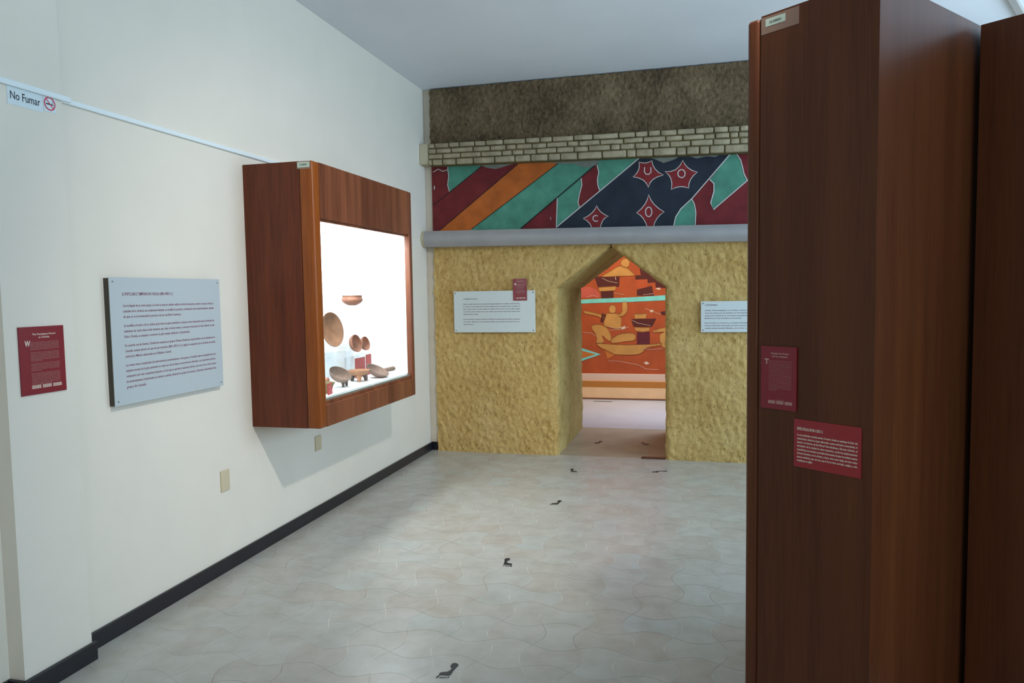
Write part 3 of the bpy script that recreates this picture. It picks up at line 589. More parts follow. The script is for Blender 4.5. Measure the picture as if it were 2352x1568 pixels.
ML_ = [[0.006,[[-1.686,0.962],[-1.572,0.954],[-1.476,0.898]]],[0.006,[[-1.315,1.049],[-1.22,1.017],[-1.078,1.04]]],[0.006,[[-1.3,0.993],[-1.157,1.001],[-1.03,1.04]]],[0.006,[[-0.795,1.299],[-0.687,1.259],[-0.579,1.211]]],[0.006,[[-0.999,1.143],[-0.905,1.095],[-0.827,1.079],[-0.719,1.055]]],[0.006,[[-1.319,0.553],[-1.16,0.546],[-0.908,0.5],[-0.783,0.438],[-0.612,0.432]]],[0.006,[[-1.405,1.742],[-1.31,1.693],[-1.184,1.667]]],[0.012,[[-1.215,1.754],[-1.207,1.714]]],[0.006,[[-0.813,0.731],[-0.689,0.716],[-0.55,0.732]]],[0.006,[[-1.632,1.467],[-1.535,1.498],[-1.471,1.473]]],[0.006,[[-1.232,1.525],[-1.091,1.499]]],[0.006,[[-0.825,1.495],[-0.671,1.509]]]]
mur = thing('wall_mural', 'orange red wall mural with ochre seated figure and dark pots seen through doorway', 'mural', (-1.0, 10.57, 0.4))
MY2 = Matrix(((1, 0, 0, 0), (0, 0, -1, 10.57), (0, 1, 0, 0), (0, 0, 0, 1)))
def flat(name, idx, parent, t0):
    bm = bmesh.new(); used = []
    for k, i in enumerate(idx):
        c, pts = MD[i]
        poly_prism(bm, pts, MY2, t0 + .0003 * k, mn.index(c))
    fixn(bm); return obj(name, bm, mmat, parent)
kinds = {}
for i, (c, pts) in enumerate(MD): kinds.setdefault(c, []).append(i)
turq = kinds['turq']
bm = bmesh.new()
for k, i in enumerate([i for i in range(len(MD)) if i not in turq and not (i > turq[-1] and MD[i][0] == 'ochre2')]):
    poly_prism(bm, MD[i][1], MY2, .0005 + .0001 * k, mn.index(MD[i][0]))
for c, pts in MD:
    if c in ('ochre', 'ochre2') and MD.index([c, pts]) <= turq[-1]: ribbon(bm, pts + [pts[0]], .006, MY2, .0046, mn.index('outline'))
for wd, pts in ML_: ribbon(bm, pts, wd * .7, MY2, .0048, mn.index('white'))
fixn(bm); obj('painting', bm, mmat, mur)
flat('turquoise_band', turq[:1], mur, .0042)
flat('turquoise_chevron', turq[1:], mur, .0042)
flat('ochre_field', [turq[-1] + 1], mur, .0045)

bench = thing('wall_bench', 'low peach plaster bench along foot of the mural wall', 'bench', (-1.0, 10.5, 0))
obj('bench_front', BX(XL, XR, 10.50, 10.55, 0.02, 0.174), m_bench, bench)
obj('bench_top', BX(XL, XR, 10.50, 10.56, 0.174, 0.262), m_bencho, bench)
obj('bench_border', BX(XL, XR, 10.535, 10.57, 0.262, 0.366), m_benchp, bench)
obj('bench_skirting', BX(XL, XR, 10.493, 10.50, 0.0, 0.022), m_skirt2, bench)

# ------------------------------------------------------------------ lettering
_txt = []
def text_lines(lines, origin, right, upv, normal, width, name, parent, m, local=False, eps=.0006, M=None):
    """lines: (string, x, y_baseline, cap_height, target_width or None, bold) in metres from the panel's lower left"""
    _txt.append((lines, Vector(origin), Vector(right), Vector(upv), Vector(normal), name, parent, m, local, eps))
def flush_text():
    todo = []
    for t in _txt:
        for ln in t[0]:
            c = bpy.data.curves.new('lettering', 'FONT'); c.body = ln[0]; c.size = 1.0; c.resolution_u = 4 if ln[3] > .012 else 2
            if len(ln) > 5 and ln[5]: c.offset = ln[5]
            o = bpy.data.objects.new('lettering', c); col.objects.link(o); todo.append((t, ln, o))
    dg = bpy.context.evaluated_depsgraph_get(); dg.update()
    by = {}
    for t, ln, o in todo:
        me = o.evaluated_get(dg).to_mesh()
        vs = [v.co.copy() for v in me.vertices]; fs = [tuple(p.vertices) for p in me.polygons]
        o.evaluated_get(dg).to_mesh_clear()
        if vs: by.setdefault(id(t), (t, []))[1].append((ln, vs, fs))
    for t, ln, o in todo:
        c = o.data; bpy.data.objects.remove(o); bpy.data.curves.remove(c)
    for t, L in by.values():
        lines, org, rt_, up_, nr_, name, parent, m, local, eps = t
        bm = bmesh.new()
        for ln, vs, fs in L:
            x0 = min(v.x for v in vs); x1 = max(v.x for v in vs)
            sy = ln[3] / 0.69; sx = (ln[4] / (x1 - x0)) if ln[4] else sy
            bv = [bm.verts.new(org + rt_ * (ln[1] + (v.x - x0) * sx) + up_ * (ln[2] + v.y * sy) + nr_ * eps) for v in vs]
            for f in fs:
                try: bm.faces.new([bv[i] for i in f])
                except ValueError: pass
        obj(name, bm, m, parent, local=local)
def para(lines, x, y, w_, h, lead, last, bold=0.0):
    """justified paragraph, last = fraction of the width the last line takes"""
    out = []
    for k, s in enumerate(lines):
        out.append((s, x, y - k * lead, h, w_ * (last if k == len(lines) - 1 else 1), bold))
    return out

# ------------------------------------------------------------------ signs on the left wall
X_, Y_, Z_ = Vector((1, 0, 0)), Vector((0, 1, 0)), Vector((0, 0, 1))
# grey text panel
y0, y1, z0, z1 = 2.772, 3.558, 1.066, 1.658
pn = thing('text_panel', 'large grey text panel with maroon Spanish text on the left wall', 'sign', (XL, (y0 + y1) / 2, z0))
obj('board', BX(-2.604, -2.600, y0, y1, z0, z1, bev=.001), m_panel, pn)
obj('backing', BX(XL, -2.6045, y0 + .004, y1 - .03, z0 + .002, z1 - .004), m_core, pn)
for (a, b) in ((y0 + .02, z0 + .02), (y1 - .02, z0 + .02), (y0 + .02, z1 - .02), (y1 - .02, z1 - .02)):
    bm = bmesh.new(); lathe(bm, [(0, .0015), (.003, .0012), (.0042, 0)], 12, Matrix.Translation((-2.600, a, b)) @ Matrix.Rotation(PI / 2, 4, 'Y'))
    obj('screw', bm, m_screw, pn)
PW = y1 - y0
T = [('EL POSTCLÁSICO TEMPRANO EN CHOLULA (800 A 900 D. C.)', .075, .508, .0135, .335, .012)]
h, ld = .0115, .0255
T += para(['Con la llegada de un nuevo grupo a la zona se nota un cambio radical en todos los aspectos, mismo en que los dioses y',
 'actitudes de la cerámica son totalmente distintas, se modifica la posición y orientación de los enterramientos, además',
 'de que se ve incrementada la práctica de los sacrificios humanos.'], .075, .455, .652, h, ld, .6, .01)
T += para(['Se modifica el centro de la ciudad, pues ahora la gran pirámide se respeta como basamento para la vivienda de',
 'individuos de cierta clase social; mientras que, bajo el actual centro y convento franciscano de San Gabriel, en San',
 'Pedro Cholula, se empieza a construir un gran templo dedicado a Quetzalcóatl.'], .075, .362, .652, h, ld, .69, .01)
T += para(['De acuerdo con las fuentes, Cholula fue ocupada por grupos Olmecas Xicalancas emparentados con los habitantes de',
 'Cacaxtla, aunque parece ser que de ese momento (800 a 900 d.C.) se siguió la ocupación que le dio fama de ciudad',
 'comercial y Mexica relacionada en el Altiplano Central.'], .075, .270, .652, h, ld, .47, .01)
T += para(['Los restos óseos recuperados de enterramientos pertenecientes a este grupo, se localizan sobre una plataforma en la',
 'esquina noreste de la gran pirámide; en cada uno de los sitios se encontraron ofrendas y un importante número,',
 'compuesto por dos recipientes llamados, en los que se aprecia la exclusiva técnica, así como otros restos óseos',
 'de enterramientos tradicionales en donde se pueden observar los grupos de manera y ubicación relacionada de los',
 'grupos de Cacaxtla.'], .075, .178, .652, h, ld, .19, .01)
text_lines(T, (-2.600, y0, z0), Y_, Z_, X_, PW, 'lettering', pn, m_ink)
def guide_sign(name, label, org, rt_, up_, nr_, W_, H_, drop, title, body, parent_loc, rotz, m_face, m_txt, local, bodyblocks, th=.006, grp=None):
    t = thing(name, label, 'sign', parent_loc, rotz)
    A = Matrix((( rt_[0], up_[0], nr_[0], org[0]), (rt_[1], up_[1], nr_[1], org[1]), (rt_[2], up_[2], nr_[2], org[2]), (0, 0, 0, 1)))
    bm = bmesh.new(); box(bm, 0, W_, 0, H_, -th, 0, M=A); fixn(bm)
    obj('plate', bm, m_face, t, local=local)
    L = []
    for k, s in enumerate(title):
        wd = W_ * (.52 if k == 0 else .24 if len(s) < 12 else .44)
        L.append((s, W_ * .54 - wd / 2, H_ * (.875 - .045 * k), H_ * .026, wd, .02))
    L.append((drop, W_ * .11, H_ * .715, H_ * .082, W_ * .12, .03))
    text_lines(L, org, rt_, up_, nr_, W_, 'title_lettering', t, m_txt, local)
    B_ = []
    yy = H_ * .765
    for (n, gap, last) in bodyblocks:
        for k in range(n):
            s = body[(len(B_)) % len(body)]
            B_.append((s, W_ * .225, yy, H_ * .0105, W_ * .64 * (last if k == n - 1 else 1), .0))
            yy -= H_ * .0205 if len(bodyblocks) > 1 else H_ * .0288
        yy -= gap * H_
    B_.append(('Con el apoyo de', W_ * .42, H_ * .145, H_ * .012, W_ * .25, 0))
    text_lines(B_, org, rt_, up_, nr_, W_, 'body_lettering', t, m_inkp, local)
    bm = bmesh.new()
    for k in range(3):
        xa = W_ * (.22 + .235 * k); wd = W_ * .205
        for q in range(3):
            for c in range(5):
                box(bm, xa + wd * c / 5, xa + wd * (c + .82) / 5, H_ * (.088 + .0175 * q), H_ * (.088 + .0175 * q + .012), 0, .0006, M=A)
    fixn(bm); obj('logo', bm, m_txt, t, local=local)
    return t
ENG = ['With the arrival of a new group in the region there was a radical', 'change in all aspects of life in the city, since the gods and the', 'forms of the pottery became completely different, and the position',
 'and the orientation of the burials changed, and the practice', 'of human sacrifice increased. The centre of the city was moved', 'and the great pyramid was respected as a base for the houses',
 'of people of a certain social class, while under the present', 'town and convent a great temple was begun to be built there.', 'According to the sources Cholula was occupied by these groups,']
guide_sign('wall_text_sign', 'crimson English text sign on the left pilaster under the no smoking notice', (-2.553, 2.262, 1.187), Y_, Z_, X_, .206, .268, 'W',
           ['The Postclassic Period', 'at Cholula'], ENG, (-2.56, 2.365, 1.187), 0, m_red, m_inkw, False, ((6, .028, 1), (7, .02, .4), (6, .02, .35), (9, .0, .4)))
# no smoking notice: two stickers
ns = thing('no_smoking_notice', 'pale notice reading No Fumar under the cable raceway', 'sign', (-2.56, 2.355, 2.305))
obj('plate', BX(-2.56, -2.558, 2.280, 2.436, 2.307, 2.376), m_signw, ns)
text_lines([('No Fumar', .012, .022, .030, .132, .006)], (-2.558, 2.280, 2.307), Y_, Z_, X_, .15, 'lettering', ns, m_black)
sy = thing('no_smoking_symbol', 'square sticker with red no smoking ring beside the No Fumar notice', 'sign', (-2.56, 2.468, 2.315))
obj('plate', BX(-2.56, -2.558, 2.439, 2.498, 2.316, 2.381), m_signw, sy)
MS = Matrix(((0, 0, 1, -2.558), (1, 0, 0, 2.4685), (0, 1, 0, 2.3495), (0, 0, 0, 1)))
def ringpts(r, n=40): return [(r * math.cos(2 * PI * k / n), r * math.sin(2 * PI * k / n)) for k in range(n + 1)]
bm = bmesh.new(); ribbon(bm, ringpts(.0245), .0052, MS, .0009); ribbon(bm, [(-.0165, .0165), (.0165, -.0165)], .004, MS, .0008)
obj('ring', fixn(bm), m_ringred, sy)
bm = bmesh.new(); ribbon(bm, [(-.018, -.002), (.012, -.002)], .005, MS, .0005); ribbon(bm, [(.0135, -.002), (.0175, -.002)], .005, MS, .0005)
ribbon(bm, [(.015, .002), (.012, .006), (.016, .009), (.011, .013)], .002, MS, .0005)
obj('cigarette', fixn(bm), m_black, sy)
# cable raceways
tag(obj('cable_raceway', BX(-2.56, -2.545, -3.9, 2.565, 2.374, 2.397, bev=.003), m_conduit, loc=(-2.56, 2.0, 2.374)), 'white cable raceway on the near pilaster above the No Fumar notice', 'raceway', 'cable raceways on the left wall')
tag(obj('cable_raceway', BX(XL, XL + .014, 2.53, 4.62, 2.390, 2.412, bev=.003), m_conduit, loc=(XL, 3.5, 2.39)), 'white cable raceway running from pilaster to the top of wall showcase', 'raceway', 'cable raceways on the left wall')
# wall outlets
for (a, b, za, zb, lb) in ((3.539, 3.616, .459, .579, 'beige blank outlet plate low on wall below the grey text panel'), (4.584, 4.666, .467, .572, 'beige blank outlet plate on wall in the shadow under showcase')):
    t = thing('outlet_plate', lb, 'outlet', (XL, (a + b) / 2, za), 0, 'outlet plates on the left wall')
    obj('cover', BX(XL, XL + .009, a, b, za, zb, bev=.004), m_plate, t)
    for zz in (za + .012, zb - .012):
        bm = bmesh.new(); lathe(bm, [(0, .001), (.0025, .0008), (.003, 0)], 10, Matrix.Translation((XL + .009, (a + b) / 2, zz)) @ Matrix.Rotation(PI / 2, 4, 'Y')); obj('screw', bm, m_plate, t)

# ------------------------------------------------------------------ signs on the facade
def facade_panel(label, x0, x1, z0, z1, T, y=6.79):
    t = thing('text_panel', label, 'sign', ((x0 + x1) / 2, 6.80, z0), 0, 'pale text panels on the temple facade')
    obj('board', BX(x0, x1, y - .014, y + .004, z0, z1, bev=.001), m_panel2, t)
    for (a, b) in ((x0 + .018, z0 + .018), (x1 - .018, z0 + .018), (x0 + .018, z1 - .018), (x1 - .018, z1 - .018)):
        bm = bmesh.new(); lathe(bm, [(0, .0015), (.004, .0012), (.006, 0)], 10, Matrix.Translation((a, y - .014, b)) @ Matrix.Rotation(PI / 2, 4, 'X')); obj('screw', bm, m_screw, t)
    text_lines(T, (x0, y - .014, z0), X_, Z_, Vector((0, -1, 0)), x1 - x0, 'lettering', t, m_inkd)
h, ld = .0105, .0245
T = [('LA PIRÁMIDE DE CHOLULA', .095, .316, .011, .145, .012)]
T += para(['El espacio ocupado durante más de la existencia de la ciudad prehispánica fue modificado a través del tiempo,', 'por ejemplo en esta superposición de varios edificios cada vez de mayor tamaño, la fachada y el', 'patio y el altar central, conocido también con pinturas, como los muros de este edificio. Alguna',
 'vez este fue cubierto sobre todo con los rellenos que forman el núcleo de la última de las', 'superposiciones y plazas.'], .095, .268, .565, h, ld, .27, .01)
T += para(['En esta reproducción a escala se representan los edificios de la etapa llamada de los tableros y pinturas en', 'color negro y dibujos rojos, en la que aparecen figuras representando los animales de la tierra y', 'pequeños insectos.'], .095, .122, .565, h, ld, .18, .01)
facade_panel('pale text panel left of doorway with small red sign over its corner', -2.342, -1.536, 1.179, 1.575, T)
T = [('LA PINTURA MURAL', .034, .236, .012, .108, .012)]
T += para(['Cholula, ciudad prehispánica con una larga y continua ocupación desde', 'antes de nuestra era, fue también uno de los grandes centros de', 'peregrinación, además de ser una muestra importante de nuestra cultura', 'Mesoamérica, por lo que, fue pintada con sus monumentos.'], .034, .189, .46, h, .0232, .68, .01)
T += para(['Estos murales, se conservan en el interior del basamento, pero la', 'hermosa estructura ceremonial, en la que se aprecia que el mural, la', 'también existen animales dibujados, uno de ellos es un gran mural.'], .034, .078, .46, h, .0232, 1, .01)
facade_panel('pale text panel right of doorway partly hidden by the tall dark cabinet', -.02, .535, 1.176, 1.451, T)
guide_sign('small_red_sign', 'small crimson text sign over the top corner of pale text panel', (-1.746, 6.772, 1.480), X_, Z_, Vector((0, -1, 0)), .135, .206, 'I', ['Pyramid Replica'], ENG, (-1.68, 6.78, 1.48), 0, m_red, m_inkw, False, ((12, .03, .8), (9, .0, .6)), th=.004)

# ------------------------------------------------------------------ wall showcase
CX0, CX1, CY0, CY1, CZ0, CZ1 = XL, -2.175, 3.860, 5.338, .775, 2.335
OY0, OY1, OZ0, OZ1 = 3.940, 5.288, .905, 2.012       # window opening in the front frame
XG = -2.212                                             # glass
IF, IT = .945, 2.25                                     # interior floor and head
sc = thing('wall_showcase', 'wooden wall showcase with bright white lit interior holding pottery', 'display case', (XL, 4.6, CZ0))
XB = -2.262
obj('side_panel', BX(CX0, XB, CY0 + .006, CY0 + .026, CZ0, CZ1, bev=.001), m_wood, sc)
obj('side_panel', BX(CX0, XB, CY1 - .026, CY1 - .006, CZ0, CZ1, bev=.001), m_wood, sc)
obj('top_panel', BX(CX0, XB, CY0 + .026, CY1 - .026, CZ1 - .022, CZ1 - .002), m_wood, sc)
obj('bottom_panel', BX(CX0, XB, CY0 + .026, CY1 - .026, CZ0 + .002, CZ0 + .022), m_wood, sc)
obj('left_stile', BX(XB + .001, CX1, CY0, OY0, CZ0, CZ1, bev=.011, seg=4), m_woodf, sc, smooth=True)
obj('right_stile', BX(XB + .001, CX1, OY1, CY1, CZ0, CZ1, bev=.006, seg=3), m_woodr, sc, smooth=True)
obj('top_rail', BX(XB + .001, CX1 - .0015, OY0 - .001, OY1 + .001, OZ1, CZ1 - .0005), m_woodr, sc)
obj('bottom_rail', BX(XB + .001, CX1 - .0015, OY0 - .001, OY1 + .001, CZ0 + .0005, OZ0), m_woodr, sc)
obj('glazing_bead', BX(XG + .003, XG + .018, OY0, OY1, OZ1 - .016, OZ1), m_woodr, sc)   # rebate beads above and below the glass
obj('glazing_bead', BX(XG + .003, XG + .020, OY0, OY1, OZ0, OZ0 + .022), m_woodr, sc)
obj('glass_channel', BX(XG - .006, XG + .014, OY0, OY1, OZ0 + .022, OZ0 + .034), m_alu, sc)
obj('glass_pane', BX(XG - .003, XG + .003, OY0, OY1, OZ0 + .034, OZ1), m_glass, sc)
bm = bmesh.new()
box(bm, CX0 + .004, CX0 + .014, OY0, OY1, IF, IT); box(bm, CX0 + .014, XG - .004, OY0 - .010, OY0 + .002, IF, IT); box(bm, CX0 + .014, XG - .004, OY1 - .002, OY1 + .010, IF, IT)
box(bm, CX0 + .004, XG - .010, OY0, OY1, IF - .012, IF); box(bm, CX0 + .004, XG - .012, OY0, OY1, IT, IT + .01)
o = obj('interior_lining', bm, m_white, sc); o['label'] = 'white lining of the lit interior'
for z in (1.09, 1.36, 1.73):
    bm = bmesh.new(); lathe(bm, [(0, .001), (.003, .0008), (.004, 0)], 10, Matrix.Translation((-2.186, OY1 - .0005, z)) @ Matrix.Rotation(PI / 2, 4, 'X')); obj('screw', bm, m_screw, sc)
ls = thing('inventory_label', 'paper inventory label taped at the top corner of the wall showcase', 'label', (-2.23, CY0, 2.297))
obj('tape', BX(-2.272, -2.186, CY0 - .0006, CY0 + .001, 2.288, 2.331), m_tape, ls)
obj('paper', BX(-2.269, -2.191, CY0 - .0012, CY0 - .0006, 2.297, 2.328), m_sticker, ls)
text_lines([('10-345037', .016, .011, .009, .046, .02)], (-2.269, CY0 - .0012, 2.297), X_, Z_, Vector((0, -1, 0)), .07, 'lettering', ls, m_black)

# ------------------------------------------------------------------ pottery in the showcase
def at(x, y, z, rx=0, ry=0, rz=0):
    return Matrix.Translation((x, y, z)) @ Matrix.Rotation(rz, 4, 'Z') @ Matrix.Rotation(ry, 4, 'Y') @ Matrix.Rotation(rx, 4, 'X')
def bowl_prof(r, d, wall=.006, foot=.35, lip=0):
    out = [(0, 0)]; n = 9
    for k in range(1, n + 1):
        a = PI / 2 * k / n; out.append((r * max(foot * (k == 1) * .6, math.sin(a) ** .8), d * (1 - math.cos(a)) ** 1.0))
    out.append((r + lip, d + .002)); out.append((r - wall + lip, d + .002))
    for k in range(n, 0, -1):
        a = PI / 2 * k / n; out.append(((r - wall) * math.sin(a) ** .8, wall + (d - wall) * (1 - math.cos(a))))
    out.append((0, wall)); return out
# hanging shelf bracket + red bowl
sh = thing('clear_shelf', 'small clear acrylic wall shelf carrying the carinated bowl in showcase', 'shelf', (-2.52, 4.91, 1.477))
obj('shelf_plate', BX(-2.62, -2.39, 4.77, 5.06, 1.477, 1.483), m_acryl, sh)
obj('bracket', BX(-2.62, -2.614, 4.88, 4.98, 1.483, 1.57), m_acryl, sh)
bm = bmesh.new()
lathe(bm, [(0, 0), (.025, .0), (.05, .010), (.070, .026), (.076, .040), (.072, .054), (.070, .062), (.073, .071), (.069, .071), (.066, .060), (.068, .050), (.070, .040), (.064, .028), (.045, .014), (0, .008)], 44, at(-2.48, 4.915, 1.4835))
tag(obj('pottery_bowl', fixn(bm), m_clay2, smooth=True, loc=(-2.48, 4.915, 1.4835)), 'carinated reddish brown pottery bowl on clear shelf high in the showcase', 'bowl', 'pottery displayed in the wall showcase')
def acrylic_box(x0, x1, y0, y1, z0, z1, lb):
    t = thing('acrylic_plinth', lb, 'plinth', ((x0 + x1) / 2, (y0 + y1) / 2, z0), 0, 'acrylic plinths in the showcase')
    bm = bmesh.new(); th = .003
    box(bm, x1 - th, x1, y0, y1, z0, z1 - th); box(bm, x0, x0 + th, y0, y1, z0, z1 - th); box(bm, x0 + th, x1 - th, y0, y0 + th, z0, z1 - th); box(bm, x0 + th, x1 - th, y1 - th, y1, z0, z1 - th)
    obj('sides', bm, m_acryl, t); obj('top', BX(x0, x1, y0, y1, z1 - th, z1), m_acryl, t)
    return t
acrylic_box(-2.60, -2.476, 4.49, 4.86, IF, 1.152, 'clear acrylic plinth under the large brown plate in showcase')
t = acrylic_box(-2.555, -2.474, 4.905, 5.085, IF, 1.098, 'clear acrylic plinth with dull red front card behind the tan tripod bowl')
obj('front_card', BX(-2.4735, -2.4715, 4.912, 5.078, IF + .002, 1.093), m_redcard, t)
t = acrylic_box(-2.575, -2.492, 5.125, 5.225, IF, 1.106, 'clear acrylic plinth with red card carrying the smallest tilted bowl')
obj('front_card', BX(-2.4915, -2.4895, 5.128, 5.222, IF + .002, 1.102), m_redcard, t)
def stand(t, x, y, z, w_, hh, depth):
    # two bent acrylic arms
    for s in (-1, 1):
        bm = bmesh.new()
        tube(bm, [(x + depth, y + s * w_, z + hh * .42), (x + depth + .003, y + s * w_, z + .012), (x + depth * .4, y + s * w_, z + .004), (x - depth, y + s * w_, z + .004), (x - depth * .6, y + s * w_, z + hh)], [.003] * 5, 8)
        obj('arm', fixn(bm), m_acryl, t)
    obj('bar', BX(x - depth * .9, x - depth * .5, y - w_, y + w_, z + .001, z + .006), m_acryl, t)
def tilted(name, prof, x, y, z, tilt, turn, mats, label, cat):
    # opening faces +x (turned by `turn` about z), tilted back by `tilt`
    M = Matrix.Translation((x, y, z)) @ Matrix.Rotation(turn, 4, 'Z') @ Matrix.Rotation(PI / 2 - tilt, 4, 'Y')
    bm = bmesh.new(); lathe(bm, prof, 48, M)
    return tag(obj(name, fixn(bm), mats, smooth=True, loc=(x, y, z)), label, cat, 'pottery displayed in the wall showcase')
plate_p = [(r * 1.04, z) for r, z in [(0, 0), (.035, .001), (.075, .010), (.108, .024), (.117, .031), (.114, .034), (.104, .029), (.072, .016), (.035, .008), (0, .007)]]
tilted('pottery_plate', plate_p, -2.505, 4.60, 1.318, R(10), R(-8), m_clay, 'large round brown pottery plate upright on a clear stand', 'plate')
t = thing('plate_stand', 'clear acrylic stand holding the large brown plate upright', 'stand', (-2.48, 4.53, 1.152), 0, 'clear stands in the showcase'); stand(t, -2.515, 4.56, 1.152, .04, .09, .036)
bp1 = [(0, 0), (.02, .0), (.048, .012), (.063, .034), (.066, .048), (.063, .050), (.058, .034), (.044, .016), (.02, .006), (0, .006)]
tilted('pottery_bowl', bp1, -2.535, 4.985, 1.190, R(14), R(-4), m_clay2, 'tilted rose brown bowl on stand above the dull red card', 'bowl')
t = thing('bowl_stand', 'clear acrylic stand holding the tilted rose brown bowl', 'stand', (-2.515, 4.985, 1.098), 0, 'clear stands in the showcase'); stand(t, -2.513, 4.985, 1.098, .025, .07, .028)
tilted('pottery_bowl', [(r * .82, z * .95) for r, z in bp1], -2.552, 5.178, 1.176, R(14), R(-4), m_clay2, 'smallest tilted rose brown bowl on stand, rightmost of the upright vessels', 'bowl')
t = thing('bowl_stand', 'clear acrylic stand holding the smallest tilted bowl', 'stand', (-2.53, 5.178, 1.106), 0, 'clear stands in the showcase'); stand(t, -2.532, 5.178, 1.106, .02, .05, .026)
# pot in the near corner
pot = thing('pottery_bowl', 'small olive pot in near corner of showcase behind bright red card', 'bowl', (-2.300, 4.165, IF), 0, 'pottery displayed in the wall showcase')
bm = bmesh.new(); lathe(bm, [(0, 0), (.034, 0), (.036, .008), (.042, .040), (.052, .058), (.056, .066), (.052, .068), (.046, .058), (.036, .036), (.03, .008), (0, .006)], 40, at(-2.300, 4.165, IF))
obj('body', fixn(bm), m_olive, pot, smooth=True)
cd = thing('red_card', 'bright red text card standing before the olive pot', 'label', (-2.235, 4.115, IF))
bm = bmesh.new(); CM = at(-2.236, 4.068, IF + .0, 0, 0, R(12)); box(bm, -.002, 0, 0, .098, 0, .070, M=CM); obj('card', fixn(bm), m_redcard2, cd)
cr = (CM.to_3x3() @ Y_); cn = CM.to_3x3() @ X_
text_lines([('Cerámica del', .012, .052, .009, .07, .02), ('Postclásico', .012, .039, .009, .065, .02), ('ollas y cajetes', .012, .022, .008, .072, .02), ('de uso diario', .012, .009, .008, .066, .02)], CM.translation, cr, Z_, cn, .098, 'lettering', cd, m_inkp)
# tilted bowl with handle on two legs
tb = thing('tripod_bowl', 'grey tilted tripod bowl with stub handle, left on the showcase floor', 'bowl', (-2.37, 4.47, IF), 0, 'pottery displayed in the wall showcase')
M = Matrix.Translation((-2.372, 4.462, 1.002)) @ Vector((.62, -.22, 1)).to_track_quat('Z', 'X').to_matrix().to_4x4()
bm = bmesh.new(); lathe(bm, [(0, -.012), (.03, -.010), (.058, .006), (.074, .030), (.078, .042), (.075, .043), (.069, .030), (.053, .010), (.03, -.002), (0, -.004)], 44, M); obj('body', fixn(bm), m_clay4, tb, smooth=True)
for (ax, ay) in ((.032, -.004), (.026, .055)):
    bm = bmesh.new(); tube(bm, [(-2.372 + ax, 4.462 + ay, 0.984), (-2.372 + ax + .006, 4.462 + ay - .004, .975), (-2.372 + ax + .012, 4.462 + ay - .012, IF + .001)], [.017, .012, .008], 12); obj('leg', fixn(bm), m_claydk, tb, smooth=True)
bm = bmesh.new(); tube(bm, [(-2.425, 4.42, 1.0), (-2.445, 4.375, .982), (-2.452, 4.345, .972), (-2.454, 4.335, .969)], [.016, .017, .017, .009], 14); obj('handle', fixn(bm), m_clay2, tb, smooth=True)
# small tan tripod bowl
tp = thing('tripod_bowl', 'small tan tripod bowl upright in the middle of showcase floor', 'bowl', (-2.375, 4.775, IF), 0, 'pottery displayed in the wall showcase')
bm = bmesh.new(); lathe(bm, [(0, .040), (.030, .040), (.052, .048), (.066, .062), (.077, .074), (.079, .079), (.075, .080), (.062, .068), (.048, .054), (.02, .048), (0, .048)], 44, at(-2.375, 4.775, IF)); obj('body', fixn(bm), m_clay3, tp, smooth=True)
for a, mt in ((-62, m_clay3), (55, m_claydk), (178, m_claydk)):
    c, s = math.cos(R(a)), math.sin(R(a))
    bm = bmesh.new(); tube(bm, [(-2.375 + .040 * c, 4.775 + .040 * s, IF + .056), (-2.375 + .052 * c, 4.775 + .052 * s, IF + .028), (-2.375 + .056 * c, 4.775 + .056 * s, IF + .001)], [.020, .016, .012], 14); obj('leg', fixn(bm), mt, tp, smooth=True)
# dish with handle lying on its side
ds = thing('handled_dish', 'grey brown dish with thick handle leaning on the right of showcase floor', 'dish', (-2.37, 5.0, IF), 0, 'pottery displayed in the wall showcase')
M = Matrix.Translation((-2.345, 5.0, IF + .036)) @ Vector((.52, -.02, 1)).to_track_quat('Z', 'X').to_matrix().to_4x4()
bm = bmesh.new(); lathe(bm, [(0, -.022), (.035, -.020), (.066, -.006), (.084, .016), (.090, .026), (.086, .027), (.078, .016), (.060, -.001), (.03, -.012), (0, -.013)], 44, M); obj('body', fixn(bm), m_clay4, ds, smooth=True)
bm = bmesh.new(); tube(bm, [(-2.345, 5.092, .984), (-2.325, 5.125, .988), (-2.288, 5.185, .994), (-2.283, 5.194, .995)], [.016, .016, .018, .010], 14); obj('handle', fixn(bm), m_clay4, ds, smooth=True)

# ------------------------------------------------------------------ tall display cabinets on the right
CA = R(51.9)
ca = thing('display_cabinet', 'tall dark mahogany display cabinet with red text signs, in the right foreground', 'display case', (0.486, 2.348, 0), CA)
HH = 2.44
obj('side_panel', BX(0, .024, 0, .386, .09, HH), m_woodd, ca, local=True)
obj('side_panel', BX(1.376, 1.40, 0, .386, .09, HH), m_woodd, ca, local=True)
obj('back_panel', BX(.024, 1.376, .001, .022, .09, HH - .001), m_woodd, ca, local=True)
obj('top_panel', BX(.024, 1.376, .022, .386, HH - .03, HH - .002), m_woodd, ca, local=True)
obj('bottom_panel', BX(.024, 1.376, .022, .386, .09, .115), m_woodd, ca, local=True)
obj('plinth', BX(.03, 1.37, .03, .37, 0, .09), m_black, ca, local=True)
for x in (-.006, 1.326):
    obj('stile', BX(x, x + .08, .392, .436, .09, HH - .004, bev=.012, seg=4), m_woodd, ca, local=True, smooth=True)
obj('top_rail', BX(.074, 1.326, .393, .434, HH - .33, HH - .004), m_woodr, ca, local=True)
obj('bottom_rail', BX(.074, 1.326, .393, .434, .09, .85), m_woodr, ca, local=True)
obj('glass_pane', BX(.074, 1.326, .400, .406, .85, HH - .33), m_dglass, ca, local=True)
obj('frame_core', BX(.004, 1.39, .386, .393, .09, HH - .006), m_woodd, ca, local=True)
Lx, Ly = Vector((1, 0, 0)), Vector((0, 1, 0))
